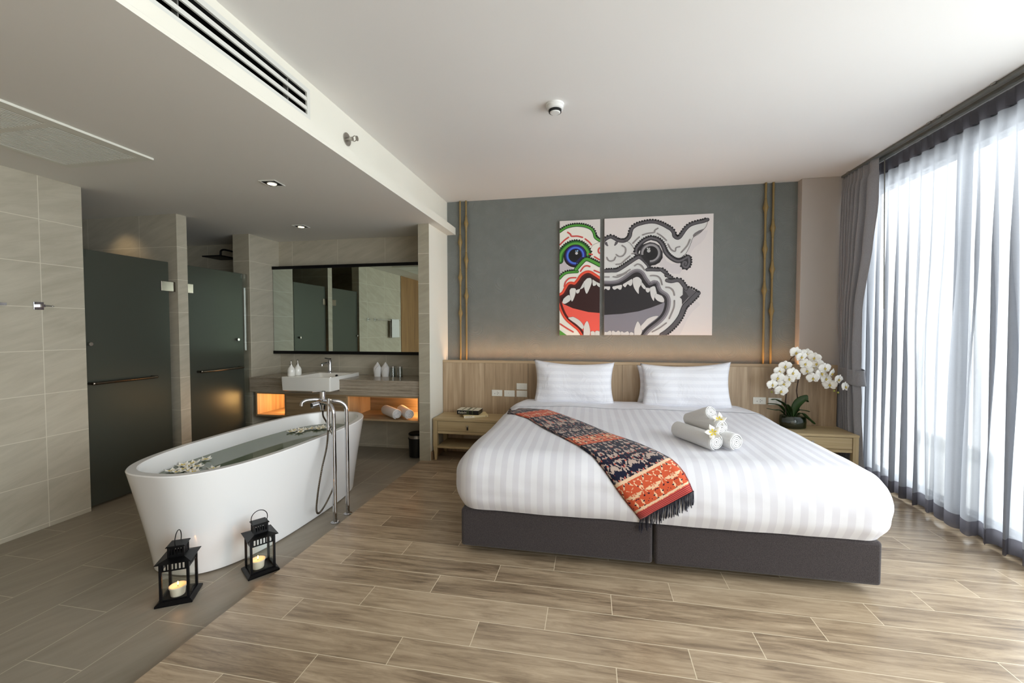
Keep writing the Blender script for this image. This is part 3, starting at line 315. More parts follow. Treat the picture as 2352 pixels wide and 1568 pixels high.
RUN=[-0.701,3.497,0.667,-0.706,3.541,0.665,-0.713,3.595,0.661,-0.722,3.654,0.657,-0.736,3.743,0.646,-0.75,3.831,0.636,-0.756,3.881,0.632,-0.754,3.893,0.633,-0.753,3.905,0.634,-0.675,3.465,0.674,-0.666,3.492,0.675,-0.658,3.526,0.675,-0.65,3.562,0.674,-0.642,3.6,0.673,-0.634,3.64,0.672,-0.626,3.68,0.671,-0.618,3.72,0.67,-0.609,3.76,0.67,-0.653,3.453,0.676,-0.633,3.482,0.676,-0.614,3.514,0.676,-0.594,3.547,0.676,-0.574,3.58,0.676,-0.553,3.615,0.675,-0.533,3.65,0.675,-0.511,3.686,0.674,-0.49,3.721,0.674,-0.632,3.448,0.677,-0.601,3.475,0.677,-0.57,3.505,0.677,-0.539,3.534,0.677,-0.507,3.566,0.677,-0.475,3.603,0.676,-0.444,3.642,0.674,-0.41,3.676,0.674,-0.377,3.708,0.674,-0.586,3.395,0.677,-0.555,3.422,0.678,-0.524,3.451,0.677,-0.492,3.48,0.677,-0.461,3.51,0.677,-0.429,3.543,0.676,-0.397,3.579,0.675,-0.364,3.616,0.674,-0.33,3.647,0.674,-0.542,3.351,0.676,-0.511,3.378,0.677,-0.48,3.406,0.676,-0.448,3.432,0.677,-0.416,3.46,0.677,-0.384,3.491,0.676,-0.352,3.524,0.675,-0.319,3.557,0.674,-0.286,3.588,0.674,-0.499,3.311,0.675,-0.469,3.336,0.675,-0.437,3.361,0.676,-0.406,3.387,0.676,-0.374,3.416,0.675,-0.342,3.446,0.675,-0.309,3.474,0.675,-0.276,3.501,0.675,-0.243,3.529,0.675,-0.442,3.207,0.674,-0.411,3.234,0.674,-0.38,3.264,0.674,-0.348,3.297,0.673,-0.317,3.329,0.672,-0.284,3.358,0.672,-0.25,3.383,0.674,-0.217,3.409,0.675,-0.183,3.44,0.675,-0.386,3.095,0.676,-0.355,3.124,0.676,-0.324,3.154,0.676,-0.292,3.185,0.676,-0.26,3.217,0.676,-0.227,3.249,0.676,-0.194,3.28,0.677,-0.16,3.31,0.677,-0.125,3.344,0.677,-0.334,2.986,0.679,-0.303,3.02,0.678,-0.272,3.053,0.678,-0.24,3.085,0.679,-0.207,3.119,0.679,-0.174,3.152,0.679,-0.141,3.185,0.679,-0.106,3.223,0.679,-0.072,3.264,0.678,-0.301,2.933,0.679,-0.27,2.965,0.679,-0.237,2.996,0.679,-0.205,3.028,0.679,-0.171,3.061,0.679,-0.138,3.094,0.678,-0.103,3.127,0.678,-0.068,3.162,0.678,-0.033,3.198,0.677,-0.269,2.881,0.68,-0.237,2.909,0.68,-0.204,2.936,0.681,-0.17,2.963,0.681,-0.137,2.997,0.681,-0.102,3.035,0.679,-0.067,3.069,0.678,-0.032,3.1,0.678,0.005,3.131,0.679,-0.239,2.831,0.681,-0.206,2.857,0.681,-0.172,2.882,0.682,-0.138,2.91,0.682,-0.103,2.942,0.681,-0.068,2.976,0.68,-0.033,3.009,0.679,0.004,3.037,0.679,0.04,3.067,0.68,-0.214,2.793,0.681,-0.18,2.817,0.681,-0.146,2.844,0.681,-0.111,2.873,0.68,-0.076,2.903,0.68,-0.04,2.932,0.679,-0.004,2.959,0.68,0.033,2.986,0.68,0.07,3.015,0.68,-0.19,2.756,0.68,-0.156,2.781,0.68,-0.121,2.81,0.679,-0.086,2.837,0.679,-0.05,2.863,0.679,-0.013,2.888,0.679,0.024,2.913,0.68,0.061,2.94,0.68,0.099,2.969,0.679,-0.167,2.722,0.679,-0.132,2.747,0.679,-0.096,2.774,0.678,-0.06,2.799,0.678,-0.024,2.821,0.679,0.013,2.845,0.68,0.051,2.87,0.68,0.089,2.896,0.68,0.127,2.923,0.679,-0.134,2.675,0.677,-0.099,2.7,0.678,-0.063,2.726,0.678,-0.027,2.75,0.678,0.009,2.774,0.679,0.047,2.799,0.679,0.084,2.824,0.68,0.122,2.849,0.68,0.161,2.875,0.681,-0.103,2.628,0.676,-0.067,2.652,0.677,-0.032,2.679,0.677,0.005,2.705,0.677,0.041,2.731,0.678,0.079,2.756,0.678,0.116,2.78,0.68,0.154,2.803,0.681,0.193,2.831,0.682,-0.072,2.579,0.676,-0.037,2.604,0.677,-0.001,2.634,0.676,0.035,2.663,0.676,0.072,2.688,0.677,0.11,2.713,0.678,0.147,2.737,0.68,0.186,2.762,0.681,0.225,2.793,0.681,-0.045,2.516,0.676,-0.01,2.544,0.676,0.026,2.577,0.676,0.062,2.608,0.676,0.099,2.636,0.677,0.136,2.665,0.678,0.174,2.693,0.679,0.213,2.722,0.68,0.253,2.756,0.68,-0.019,2.47,0.672,0.016,2.494,0.674,0.052,2.526,0.675,0.088,2.557,0.675,0.125,2.589,0.676,0.163,2.621,0.677,0.201,2.653,0.678,0.24,2.684,0.679,0.28,2.72,0.68,0.006,2.444,0.663,0.041,2.462,0.668,0.077,2.484,0.672,0.113,2.512,0.674,0.15,2.545,0.675,0.188,2.579,0.676,0.226,2.613,0.677,0.266,2.647,0.678,0.306,2.686,0.679,0.028,2.417,0.647,0.063,2.431,0.654,0.099,2.447,0.661,0.135,2.465,0.668,0.172,2.489,0.673,0.21,2.523,0.675,0.249,2.561,0.676,0.289,2.602,0.677,0.331,2.645,0.677,0.048,2.397,0.629,0.084,2.408,0.639,0.12,2.42,0.649,0.157,2.436,0.657,0.194,2.453,0.665,0.231,2.477,0.672,0.271,2.513,0.675,0.312,2.558,0.676,0.355,2.605,0.677,0.069,2.384,0.609,0.105,2.392,0.622,0.142,2.401,0.634,0.179,2.413,0.645,0.216,2.429,0.655,0.254,2.449,0.664,0.293,2.475,0.671,0.335,2.516,0.675,0.378,2.566,0.676,0.09,2.367,0.584,0.127,2.377,0.598,0.164,2.385,0.612,0.201,2.393,0.627,0.238,2.405,0.64,0.276,2.421,0.652,0.315,2.445,0.663,0.356,2.474,0.671,0.4,2.522,0.675,0.111,2.351,0.558,0.148,2.36,0.574,0.186,2.371,0.59,0.223,2.38,0.607,0.261,2.388,0.623,0.299,2.402,0.639,0.338,2.421,0.652,0.378,2.447,0.664,0.421,2.484,0.672,0.132,2.342,0.53,0.169,2.346,0.551,0.207,2.355,0.569,0.245,2.366,0.587,0.283,2.376,0.606,0.322,2.387,0.624,0.361,2.403,0.64,0.401,2.426,0.655,0.444,2.459,0.667,0.143,2.341,0.516,0.18,2.34,0.539,0.218,2.347,0.558,0.256,2.357,0.577,0.294,2.368,0.595,0.333,2.38,0.614,0.371,2.394,0.631,0.412,2.413,0.647,0.454,2.442,0.661,0.154,2.341,0.501,0.191,2.337,0.525,0.228,2.341,0.547,0.266,2.349,0.567,0.305,2.36,0.585,0.343,2.373,0.604,0.382,2.386,0.622,0.422,2.403,0.639,0.464,2.428,0.654,0.165,2.34,0.486,0.202,2.336,0.511,0.239,2.336,0.535,0.277,2.343,0.556,0.315,2.353,0.575,0.354,2.366,0.594,0.393,2.379,0.613,0.433,2.394,0.631,0.474,2.416,0.647,0.175,2.34,0.472,0.213,2.336,0.498,0.25,2.333,0.522,0.287,2.337,0.544,0.326,2.346,0.564,0.364,2.357,0.583,0.403,2.371,0.602,0.442,2.384,0.62,0.483,2.402,0.638,0.186,2.339,0.459,0.224,2.336,0.484,0.261,2.332,0.509,0.298,2.334,0.531,0.336,2.341,0.552,0.374,2.35,0.572,0.413,2.362,0.591,0.452,2.375,0.609,0.492,2.39,0.627,0.197,2.337,0.445,0.235,2.336,0.47,0.272,2.332,0.495,0.309,2.332,0.518,0.346,2.337,0.54,0.384,2.344,0.56,0.423,2.355,0.579,0.462,2.367,0.598,0.501,2.38,0.617,0.211,2.337,0.429,0.248,2.335,0.453,0.284,2.332,0.478,0.321,2.331,0.502,0.357,2.334,0.524,0.394,2.339,0.545,0.431,2.347,0.565,0.469,2.356,0.585,0.507,2.368,0.604,0.226,2.338,0.412,0.262,2.335,0.437,0.297,2.333,0.461,0.333,2.331,0.485,0.368,2.331,0.508,0.404,2.335,0.53,0.44,2.34,0.551,0.477,2.347,0.571,0.514,2.358,0.59,0.24,2.342,0.394,0.275,2.335,0.42,0.31,2.333,0.444,0.345,2.332,0.468,0.379,2.33,0.492,0.414,2.332,0.514,0.449,2.336,0.536,0.484,2.341,0.557,0.52,2.349,0.577,0.249,2.347,0.381,0.283,2.336,0.409,0.318,2.334,0.433,0.352,2.332,0.456,0.386,2.33,0.48,0.421,2.33,0.502,0.455,2.333,0.523,0.49,2.337,0.544,0.525,2.343,0.564,0.258,2.354,0.368,0.291,2.338,0.397,0.326,2.334,0.421,0.36,2.333,0.444,0.394,2.331,0.467,0.427,2.329,0.489,0.461,2.33,0.511,0.495,2.333,0.531,0.53,2.338,0.551,0.268,2.363,0.354,0.3,2.343,0.384,0.333,2.334,0.41,0.367,2.333,0.432,0.401,2.331,0.454,0.434,2.33,0.476,0.467,2.329,0.498,0.501,2.331,0.518,0.535,2.334,0.538]
RV=[0.0,0.028,0.057,0.085,0.115,0.145,0.175,0.203,0.232,0.26,0.288,0.317,0.345,0.372,0.398,0.425,0.455,0.485,0.515,0.543,0.572,0.6,0.625,0.65,0.675,0.698,0.722,0.745,0.763,0.782,0.8,0.823,0.847,0.87,0.895,0.92,0.945,0.963,0.982,1.0]
# =================================================================== the setting
FZ=0.04            # plank floor level; the bathroom tiles lie one small step lower
YB=4.60; CZ=2.837; LZ=2.465; XL=-3.775; YF=-2.2
struct(B(-1.725,WX+0.14,YF,YB+0.2,-0.06,FZ).build('floor',PLANK),'wood-look plank tile floor of the bedroom')
struct(B(-5.2,-1.725,YF,YB+0.2,-0.06,0.0).build('floor',TFL),'grey tile floor of the bathroom side')
struct(B(-1.75,WX+0.3,YF,YB+0.2,CZ,CZ+0.15).build('ceiling',CEIL),'white bedroom ceiling')
o=B(-5.2,-1.5202,YF,YB,LZ,LZ+0.02).build('ceiling',[CEIL2,WHITE])
for p in o.data.polygons:
    if p.normal.x>0.5: p.material_index=1
struct(o,'lowered grey-white ceiling over the bathroom')
struct(B(-5.2,-1.62,YF,YB+0.2,CZ,CZ+0.1).build('ceiling',CEIL2))
f=MB(); f.box(-1.75,-1.62,YF,YB,2.79,CZ); f.box(-1.75,-1.62,YF,YB,2.545,2.612); f.box(-1.75,-1.62,2.225,YB,2.612,2.79); f.box(-1.75,-1.62,YF,-0.6,2.612,2.79)
struct(f.build('wall_bulkhead',WHITE),'white bulkhead face between the high and the low ceiling')
o=B(-1.75,-1.52,YF,YB,LZ+0.0201,2.545).build('trim_1',[WHITE,CEIL2])
for p in o.data.polygons:
    if p.normal.z<-0.5: p.material_index=1
struct(o,'projecting white ledge along the foot of the bulkhead')
struct(B(-1.62,2.01,YB,YB+0.2,0,CZ).build('wall_back',PLASTER),'grey combed plaster wall behind the bed')
struct(B(1.985,WX+0.14,4.515,YB+0.2,0,CZ).build('wall_pier',GREIGE,bev=0.004),'greige wall pier beside the curtains')
f=MB(); f.box(-1.738,-1.62,4.045,YB+0.2,0,LZ)
o=f.build('wall_partition',[WHITE,TNY,TWX]); 
for p in o.data.polygons:
    if p.normal.y<-0.5: p.material_index=1
    elif p.normal.x<-0.5: p.material_index=2
struct(o,'short partition wall between vanity and bed')
struct(B(-5.2,-1.738,4.555,4.75,0,LZ).build('wall_vanity',TWY),'tiled wall behind the mirror')
struct(B(-5.25,-5.1,YF,YB,0,LZ).build('wall_shower',TWX))
f=MB(); f.box(-3.90,XL,0.98,2.528,0,LZ)
struct(f.build('wall_left',TWX),'tiled side wall with towel rail and robe hook')
o=B(-5.1,XL,3.262,3.362,0,LZ).build('wall_toilet_partition',[TWY,TNX])
for p in o.data.polygons:
    if p.normal.x>0.5: p.material_index=1
struct(o,'tiled end of the wall between the two glass doors')
o=B(-3.985,XL,4.098,4.56,0,LZ).build('wall_vanity_side',[TWX,TNY])
for p in o.data.polygons:
    if p.normal.y<-0.5: p.material_index=1
struct(o,'tiled wall end beside the vanity')
struct(B(-5.1,-3.90,1.4,1.5,0,LZ).build('wall_toilet_side',TWY))
struct(B(-5.2,WX+0.14,YF-0.1,YF,0,CZ).build('wall_front',WHITE))
struct(B(-3.95,XL-0.004,YF,0.98,0,LZ).build('door_3',DRW),'oak door panels beyond the tiled side wall')
struct(B(XL-0.02,XL+0.012,0.945,0.985,0,LZ).build('trim_2',DRW,bev=0.003))
struct(B(-1.62,-1.606,4.06,4.4,FZ,FZ+0.09).build('baseboard_left',SKIRT,bev=0.002),'low wooden skirting on the white partition')
# window wall: aluminium frame with sliding panes
f=MB(); f.box(WX-0.02,WX+0.09,YF,4.53,FZ,FZ+0.10); f.box(WX-0.02,WX+0.09,YF,4.53,2.62,CZ); 
wr=struct(f.build('window_1',ALU,bev=0.004),'grey aluminium frame of the wide balcony window')
for y0 in (4.46,3.455,2.40,1.36,0.32,-0.72,-1.76):
    f=B(WX,WX+0.06,y0,y0+0.055,FZ+0.10,2.62).build('frame_post',ALU,wr,bev=0.003)
for y0,y1 in ((3.51,4.46),(2.455,3.455),(1.415,2.40),(0.375,1.36),(-0.665,0.32),(-1.705,-0.72)):
    B(WX+0.026,WX+0.034,y0,y1,FZ+0.10,2.62).build('pane',GLASS,wr)
struct(B(WX+0.09,WX+0.14,YF,4.515,2.75,CZ).build('wall_right',GREIGE))
struct(B(WX+0.14,WX+1.55,YF-1,YB+1.5,-0.10,0.0).build('floor',DECK),'pale balcony floor outside')
f=MB(); f.box(WX+1.45,WX+1.55,YF-1,YB+1.5,0,0.12)
struct(f.build('wall_balcony',DECK),'pale balcony kerb outside')
# =================================================================== frosted doors
def frosted(n,y0,y1,lab,hy,ky,hl):
    d=struct(B(XL-0.045,XL-0.033,y0,y1,0.022,2.012).build('door_%d'%n,FROST,bev=0.002),lab)
    for z in (1.79,0.25):
        h=B(XL-0.055,XL-0.024,min(hy),max(hy),z-0.045,z+0.045).build('hinge',BRONZE,d,bev=0.003)
    for z in (1.985,): B(XL-0.05,XL-0.028,y1-0.03 if n==2 else y0+0.005,y1-0.005 if n==2 else y0+0.03,z-0.03,z+0.02).build('corner_clip',GLASS,d,bev=0.002)
    MB().tube([(XL-0.03,ky,1.285),(XL-0.008,ky,1.285)],0.014,16).build('knob',STEEL,d,auto=0.6)
    p=smooth_path([(XL-0.033,hl[0],0.98),(XL+0.012,hl[0]+0.004,0.98),(XL+0.022,hl[0]+0.03,0.98),(XL+0.022,hl[1]-0.03,0.98),(XL+0.012,hl[1]-0.004,0.98),(XL-0.033,hl[1],0.98)],6)
    MB().tube(p,0.011,12).build('handle',BRONZE,d,smooth=True)
    return d
frosted(1,2.535,3.205,'wide frosted glass door left of the tiled wall end',(3.13,3.262),2.568,(2.56,3.03))
frosted(2,3.375,4.035,'frosted glass shower door beside the vanity',(3.362,3.44),3.945,(3.47,3.96))
struct(B(XL-0.05,XL-0.028,4.045,4.098,0.02,2.012).build('trim_3',GLASS))
B(XL-0.055,XL-0.035,3.2,3.262,0.02,0.03)
# =================================================================== ceiling things
t=thing('smoke_detector','round white smoke detector on the bedroom ceiling','smoke detector',(-0.234,2.739,CZ))
MB().lathe((-0.234,2.739,CZ),[(0.058,0.0),(0.058,-0.010),(0.052,-0.014),(0.052,-0.032),(0.045,-0.036)],32).build('housing',SMOKE,t,auto=0.5)
MB().lathe((-0.234,2.739,CZ),[(0.040,-0.034),(0.040,-0.050)],32).build('sensing_chamber',SLOT,t,auto=0.5)
for k in range(8):
    a=k*PI/4; c=(-0.234+0.041*math.cos(a),2.739+0.041*math.sin(a)); MB().tube([(c[0],c[1],CZ-0.033),(c[0]*0.2-0.234*0.8+0.0,c[1]*0.2+2.739*0.8,CZ-0.052)],0.0025,6).build('rib',SMOKE,t)
MB().lathe((-0.234,2.739,CZ),[(0.034,-0.048),(0.034,-0.052),(0.028,-0.056),(0.0,-0.057)],32).build('cap',SMOKE,t,auto=0.5)
t=thing('fire_sprinkler','small chrome sprinkler head sticking out of the white bulkhead','sprinkler',(-1.62,2.60,2.672))
MB().tube([(-1.62,2.60,2.672),(-1.614,2.60,2.672)],0.042,28).build('escutcheon',STEEL,t,auto=0.5)
MB().tube([(-1.614,2.60,2.672),(-1.575,2.60,2.672)],0.013,14).build('body',STEEL,t,auto=0.5)
MB().tube(smooth_path([(-1.575,2.60,2.684),(-1.560,2.60,2.69),(-1.545,2.60,2.676)],4),0.003,8).tube(smooth_path([(-1.575,2.60,2.660),(-1.560,2.60,2.654),(-1.545,2.60,2.668)],4),0.003,8).build('yoke',STEEL,t)
MB().tube([(-1.546,2.60,2.672),(-1.542,2.60,2.672)],0.017,14).build('deflector',STEEL,t,auto=0.5)
t=thing('air_conditioning_vent','long white linear air vent with three dark slots in the bulkhead','vent',(-1.62,0.8,2.70))
B(-1.742,-1.735,-0.59,2.224,2.613,2.789).build('duct_backing',SLOT,t)
f=MB(); f.box(-1.628,-1.617,-0.6,2.224,2.764,2.79); f.box(-1.628,-1.617,-0.6,2.224,2.612,2.637); f.box(-1.628,-1.617,2.198,2.224,2.637,2.764); f.box(-1.628,-1.617,-0.6,-0.575,2.637,2.764)
f.build('frame',VENTW,t)
f=MB(); f.box(-1.734,-1.629,-0.6,2.224,2.766,2.789); f.box(-1.734,-1.629,-0.6,2.224,2.613,2.635); f.box(-1.734,-1.629,2.200,2.224,2.635,2.766); f.build('duct_lining',SLOT,t)
for z in (2.663,2.715):
    B(-1.628,-1.618,-0.575,2.198,z,z+0.021).build('slat',VENTW,t,bev=0.001)
for z in (2.650,2.700,2.750): 
    MB().add([(-1.66,-0.575,z-0.006),(-1.66,2.198,z-0.006),(-1.715,2.198,z+0.008),(-1.715,-0.575,z+0.008),(-1.66,-0.575,z-0.004),(-1.66,2.198,z-0.004),(-1.715,2.198,z+0.010),(-1.715,-0.575,z+0.010)],[(0,1,2,3),(7,6,5,4),(0,4,5,1),(2,6,7,3)]).build('deflector_blade',SLOT,t)
for y in (0.2,1.44,2.06): B(-1.66,-1.632,y-0.003,y+0.003,2.637,2.764).build('divider',RAIL,t)
t=thing('ceiling_grille','white slatted return air grille in the low bathroom ceiling','grille',(-3.02,1.3,LZ))
f=MB(); x0,x1,y0,y1=-3.355,-2.690,0.55,2.190; z=LZ-0.012
for a in ((x0,x0+0.045,y0,y1),(x1-0.06,x1,y0,y1),(x0+0.045,x1-0.06,y1-0.05,y1),(x0+0.045,x1-0.06,y0,y0+0.05),(x0+0.045,x1-0.06,1.70,1.735)): f.box(a[0],a[1],a[2],a[3],z,LZ)
f.build('frame',GRL,t)
B(x0+0.045,x1-0.06,y0+0.05,y1-0.05,LZ-0.0015,LZ-0.0005).build('backing',SLOT,t)
k=0; x=x0+0.05
while x<x1-0.065:
    for (a,b) in ((y0+0.05,1.70),(1.735,y1-0.05)):
        B(x,x+0.0125,a,b,z+0.001,z+0.004).build('slat',GRL,t)
    x+=0.0215
def downlight(x,y,lab,rot,power):
    t=thing('recessed_downlight',lab,'downlight',(0,0,0),'square recessed downlights')
    f=MB(); s=0.062
    for a in ((-s,s,-s,-s+0.008),(-s,s,s-0.008,s),(-s,-s+0.008,-s+0.008,s-0.008),(s-0.008,s,-s+0.008,s-0.008)): f.box(a[0],a[1],a[2],a[3],-0.006,0)
    f.build('trim',VENTW,t,bev=0.001)
    B(-s+0.008,s-0.008,-s+0.008,s-0.008,-0.003,-0.001).build('reflector',DARK,t)
    MB().lathe((0,0,0),[(0.034,-0.003),(0.034,-0.008),(0.030,-0.009)],28).build('lamp_ring',VENTW,t,auto=0.5)
    MB().lathe((0,0,0),[(0.0,-0.011),(0.029,-0.0095)],28).build('lamp_face',mat('downlight_glow',(255,236,200),0.5,emit=(255,226,180),estr=9),t)
    t.location=(x,y,LZ); t.rotation_euler=(0,0,rot)
    lamp('downlight_beam','SPOT',(x,y,LZ-0.02),power,(1.0,0.82,0.6),spot_size=1.5,spot_blend=0.8,shadow_soft_size=0.03)
downlight(-2.295,2.715,'recessed downlight over the bathtub, nearer the grille',0.1,9)
downlight(-2.965,3.905,'recessed downlight in front of the mirror',0.1,9)
# shower and toilet lamps hidden by the wall ends (their warm glow shows above the doors)
lamp('toilet_spot','SPOT',(-4.35,3.02,LZ-0.02),4,(1.0,0.72,0.4),rot=(0.25,0,0),spot_size=1.7,spot_blend=0.9,shadow_soft_size=0.03)
lamp('shower_spot','SPOT',(-4.35,3.75,LZ-0.02),2.2,(1.0,0.75,0.45),spot_size=1.2,spot_blend=0.9,shadow_soft_size=0.03)
# =================================================================== shower head
t=thing('shower_head','square black rain shower head on a wall arm above the shower door','shower head',(-4.42,4.3,2.24))
MB().tube(smooth_path([(-3.985,4.36,2.25),(-4.10,4.355,2.29),(-4.30,4.33,2.345),(-4.36,4.32,2.34),(-4.37,4.318,2.30),(-4.37,4.318,2.262)],5),0.011,10).build('arm',BLACK,t,smooth=True)
B(-4.50,-4.24,4.19,4.45,2.248,2.262).build('rain_plate',BLACK,t,bev=0.003)
MB().tube([(-3.984,4.36,2.25),(-3.992,4.36,2.25)],0.03,18).build('flange',BRONZE,t,auto=0.5)
# =================================================================== mirror
t=thing('wall_mirror','wide vanity mirror with black top and bottom rails','mirror',(-2.85,4.555,1.12))
B(-3.768,-1.742,4.45,4.554,1.135,2.115).build('cabinet',ALU,t)
B(-3.768,-1.742,4.444,4.4495,1.137,2.113).build('mirror_glass',MIRR,t)
B(-3.772,-1.740,4.432,4.556,2.113,2.148).build('top_rail',BLACK,t,bev=0.002)
B(-3.772,-1.740,4.432,4.556,1.102,1.137).build('bottom_rail',BLACK,t,bev=0.002)
# =================================================================== vanity
t=thing('vanity_counter','veined grey stone vanity counter with a deep apron','counter',(-2.75,4.3,0.69))
KX0,KX1,KY0=XL+0.001,-1.739,4.06; CT=0.857
f=MB(); f.box(KX0,-3.234,KY0,4.553,CT-0.02,CT); f.box(-2.653,KX1,KY0,4.553,CT-0.02,CT); f.box(-3.234,-2.653,4.462,4.553,CT-0.02,CT); f.build('slab',STONE,t)
f=MB(); f.box(KX0,-3.235,KY0+0.006,KY0+0.03,0.693,CT-0.021); f.box(-2.66,KX1,KY0+0.006,KY0+0.03,0.693,CT-0.021); f.box(-3.235,-2.66,KY0+0.006,KY0+0.03,0.693,0.733); f.build('apron',STONE,t,bev=0.001)
t=thing('vanity_cabinet','wall-hung oak vanity cabinet with two lit open niches','cabinet',(-2.75,4.3,0.42))
f=MB(); y0=KY0+0.012
f.box(KX0+0.07,KX1,y0,4.553,0.424,0.442); f.box(KX0+0.07,KX1,y0,4.553,0.676,0.692)
f.build('carcass',VNW,t)
for xa in (KX0+0.07,-3.335,-2.585,KX1-0.028): B(xa,xa+0.022,y0+0.001,4.534,0.4425,0.6755).build('upright',VNV,t)
f=MB(); f.box(-3.70,-1.77,4.535,4.551,0.443,0.675); f.build('back_panel',VNW,t)
f=MB()
f.box(-3.315,-3.311,y0+0.02,4.53,0.443,0.675); 
B(-3.312,-2.587,y0-0.002,y0+0.016,0.444,0.674).build('drawer_front',VNW,t,bev=0.001)
LED=mat('warm_led',(255,190,110),0.5,emit=(255,168,84),estr=12)
for xa in (-3.336,-1.768):
    B(xa-0.004,xa,y0+0.24,y0+0.25,0.46,0.66).build('led_strip',LED,t)
lamp('niche_light_a','AREA',(-3.345,4.30,0.58),4.2,(1.0,0.52,0.20),rot=(0,PI/2,0),shape='RECTANGLE',size=0.16,size_y=0.20)
lamp('niche_light_b','AREA',(-1.778,4.40,0.58),5.5,(1.0,0.54,0.22),rot=(0,PI/2,0.25),shape='RECTANGLE',size=0.16,size_y=0.20)
# sink
t=thing('wash_basin','white rectangular semi-recessed basin set into the stone counter','basin',(-2.95,4.1,CT))
sx0,sx1,sy0,sy1,sz=-3.232,-2.655,3.90,4.46,0.893
def rr(x0,x1,y0,y1,r,z,n=5):
    P=[]
    for cx,cy,a0 in ((x1-r,y1-r,0),(x0+r,y1-r,PI/2),(x0+r,y0+r,PI),(x1-r,y0+r,1.5*PI)):
        for k in range(n+1): a=a0+k/n*PI/2; P.append((cx+r*math.cos(a),cy+r*math.sin(a),z))
    return P
def loft(loops,cap0=True,cap1=True):
    f=MB(); n=len(loops[0]); vs=[p for l in loops for p in l]; fs=[]
    for i in range(len(loops)-1):
        for k in range(n): fs.append((i*n+k,i*n+(k+1)%n,(i+1)*n+(k+1)%n,(i+1)*n+k))
    if cap0: fs.append(tuple(range(n-1,-1,-1)))
    if cap1: fs.append(tuple((len(loops)-1)*n+k for k in range(n)))
    return f.add(vs,fs)
f=loft([rr(sx0+0.02,sx1-0.02,sy0+0.02,4.40,0.03,0.737),rr(sx0+0.002,sx1-0.002,sy0+0.003,4.42,0.02,0.749),rr(sx0,sx1,sy0,sy1,0.014,0.86),rr(sx0,sx1,sy0,sy1,0.014,sz-0.004),rr(sx0+0.004,sx1-0.004,sy0+0.004,sy1-0.004,0.012,sz),
        rr(sx0+0.14,sx1-0.022,sy0+0.022,sy1-0.11,0.03,sz-0.001),rr(sx0+0.155,sx1-0.035,sy0+0.035,sy1-0.12,0.03,sz-0.02),rr(sx0+0.18,sx1-0.05,sy0+0.06,sy1-0.14,0.04,0.80)])
f.build('bowl',PORC,t,auto=0.7)
MB().tube([(-2.86,sy1-0.128,0.865),(-2.86,sy1-0.140,0.863)],0.014,14).build('overflow_hole',DARK,t)
t=thing('basin_tap','chrome single-lever mixer tap on the white basin','tap',(-2.985,4.385,sz))
MB().lathe((-2.985,4.385,sz),[(0.026,0),(0.026,0.006),(0.021,0.010),(0.021,0.135),(0.018,0.142)],20).build('body',CHROME,t,auto=0.5)
MB().tube([(-2.985,4.385,sz+0.10),(-2.99,4.33,sz+0.112),(-3.0,4.26,sz+0.108)],[0.015,0.013,0.012],14).tube([(-3.0,4.262,sz+0.108),(-3.0,4.262,sz+0.085)],0.011,12).build('spout',CHROME,t,auto=0.6)
MB().tube([(-2.985,4.39,sz+0.142),(-2.985,4.385,sz+0.158)],0.018,16).tube([(-2.985,4.385,sz+0.155),(-2.995,4.31,sz+0.172)],[0.008,0.006],10).build('lever',CHROME,t,auto=0.6)
def soap(x,y,lab):
    t=thing('soap_dispenser',lab,'soap dispenser',(x,y,sz),'white pump bottles on the basin')
    MB().lathe((x,y,sz),[(0.0,0),(0.033,0),(0.037,0.006),(0.037,0.062),(0.030,0.086),(0.016,0.102),(0.014,0.112),(0.014,0.116)],28).build('bottle',PORC,t,smooth=True)
    MB().lathe((x,y,sz+0.116),[(0.015,0),(0.015,0.012),(0.006,0.014),(0.005,0.045),(0.009,0.047),(0.009,0.054)],16).tube([(x,y,sz+0.168),(x+0.015,y-0.02,sz+0.170),(x+0.026,y-0.032,sz+0.166)],0.004,8).build('pump',STEEL,t,auto=0.6)
soap(-3.175,3.985,'white pump bottle at the front left corner of the basin')
soap(-3.165,4.075,'white pump bottle just behind the other on the basin')
def napkin(x,y,lab):
    t=thing('folded_hand_towel',lab,'hand towel',(0,0,0),'folded hand towels standing on the counter')
    def fn(u,v):
        a=2*PI*u; z=v*0.165; r=0.043*(1-0.10*math.cos(v*PI*2))*(1.0 if v<0.62 else max(0.03,(1-v)/0.38)**0.75); k=0.75+0.25*abs(math.cos(a*1.0))
        return Vector((r*math.cos(a)*1.0+(0.010*(v-0.6) if v>0.6 else 0),r*math.sin(a)*0.62,z))
    MB().grid(fn,24,18,True).build('towel_body',TERRY,t,smooth=True)
    def cf(u,v):
        return Vector((-0.030+u*0.062,-0.024-0.004*math.sin(u*PI),0.05+v*0.012+u*0.075))
    MB().grid(cf,8,2).build('folded_edge',TERRY,t,smooth=True,solid=0.004)
    t.location=(x,y,CT); return t
n1=napkin(-2.395,4.40,'upright folded white hand towel nearer the basin')
dup(n1,(-2.30,4.405,CT),(0,0,0.1),label='upright folded white hand towel nearer the drinking glasses')
CLEAR=thin('tumbler_glass',(236,240,240),0.45)
def glass(x,y,lab):
    t=thing('drinking_glass',lab,'glass',(x,y,CT),'upturned glasses on the vanity')
    MB().lathe((x,y,CT),[(0.033,0.0),(0.028,0.112),(0.0,0.112)],20).lathe((x,y,CT),[(0.0305,0.0),(0.0255,0.098),(0.0,0.098)],20).build('tumbler',CLEAR,t,auto=0.6)
    MB().lathe((x,y,CT+0.1125),[(0.030,0),(0.030,0.006),(0.0,0.007)],20).build('paper_cover',STEEL,t,auto=0.6)
glass(-2.205,4.40,'upturned drinking glass nearer the hand towels')
glass(-2.115,4.39,'upturned drinking glass nearer the partition wall')
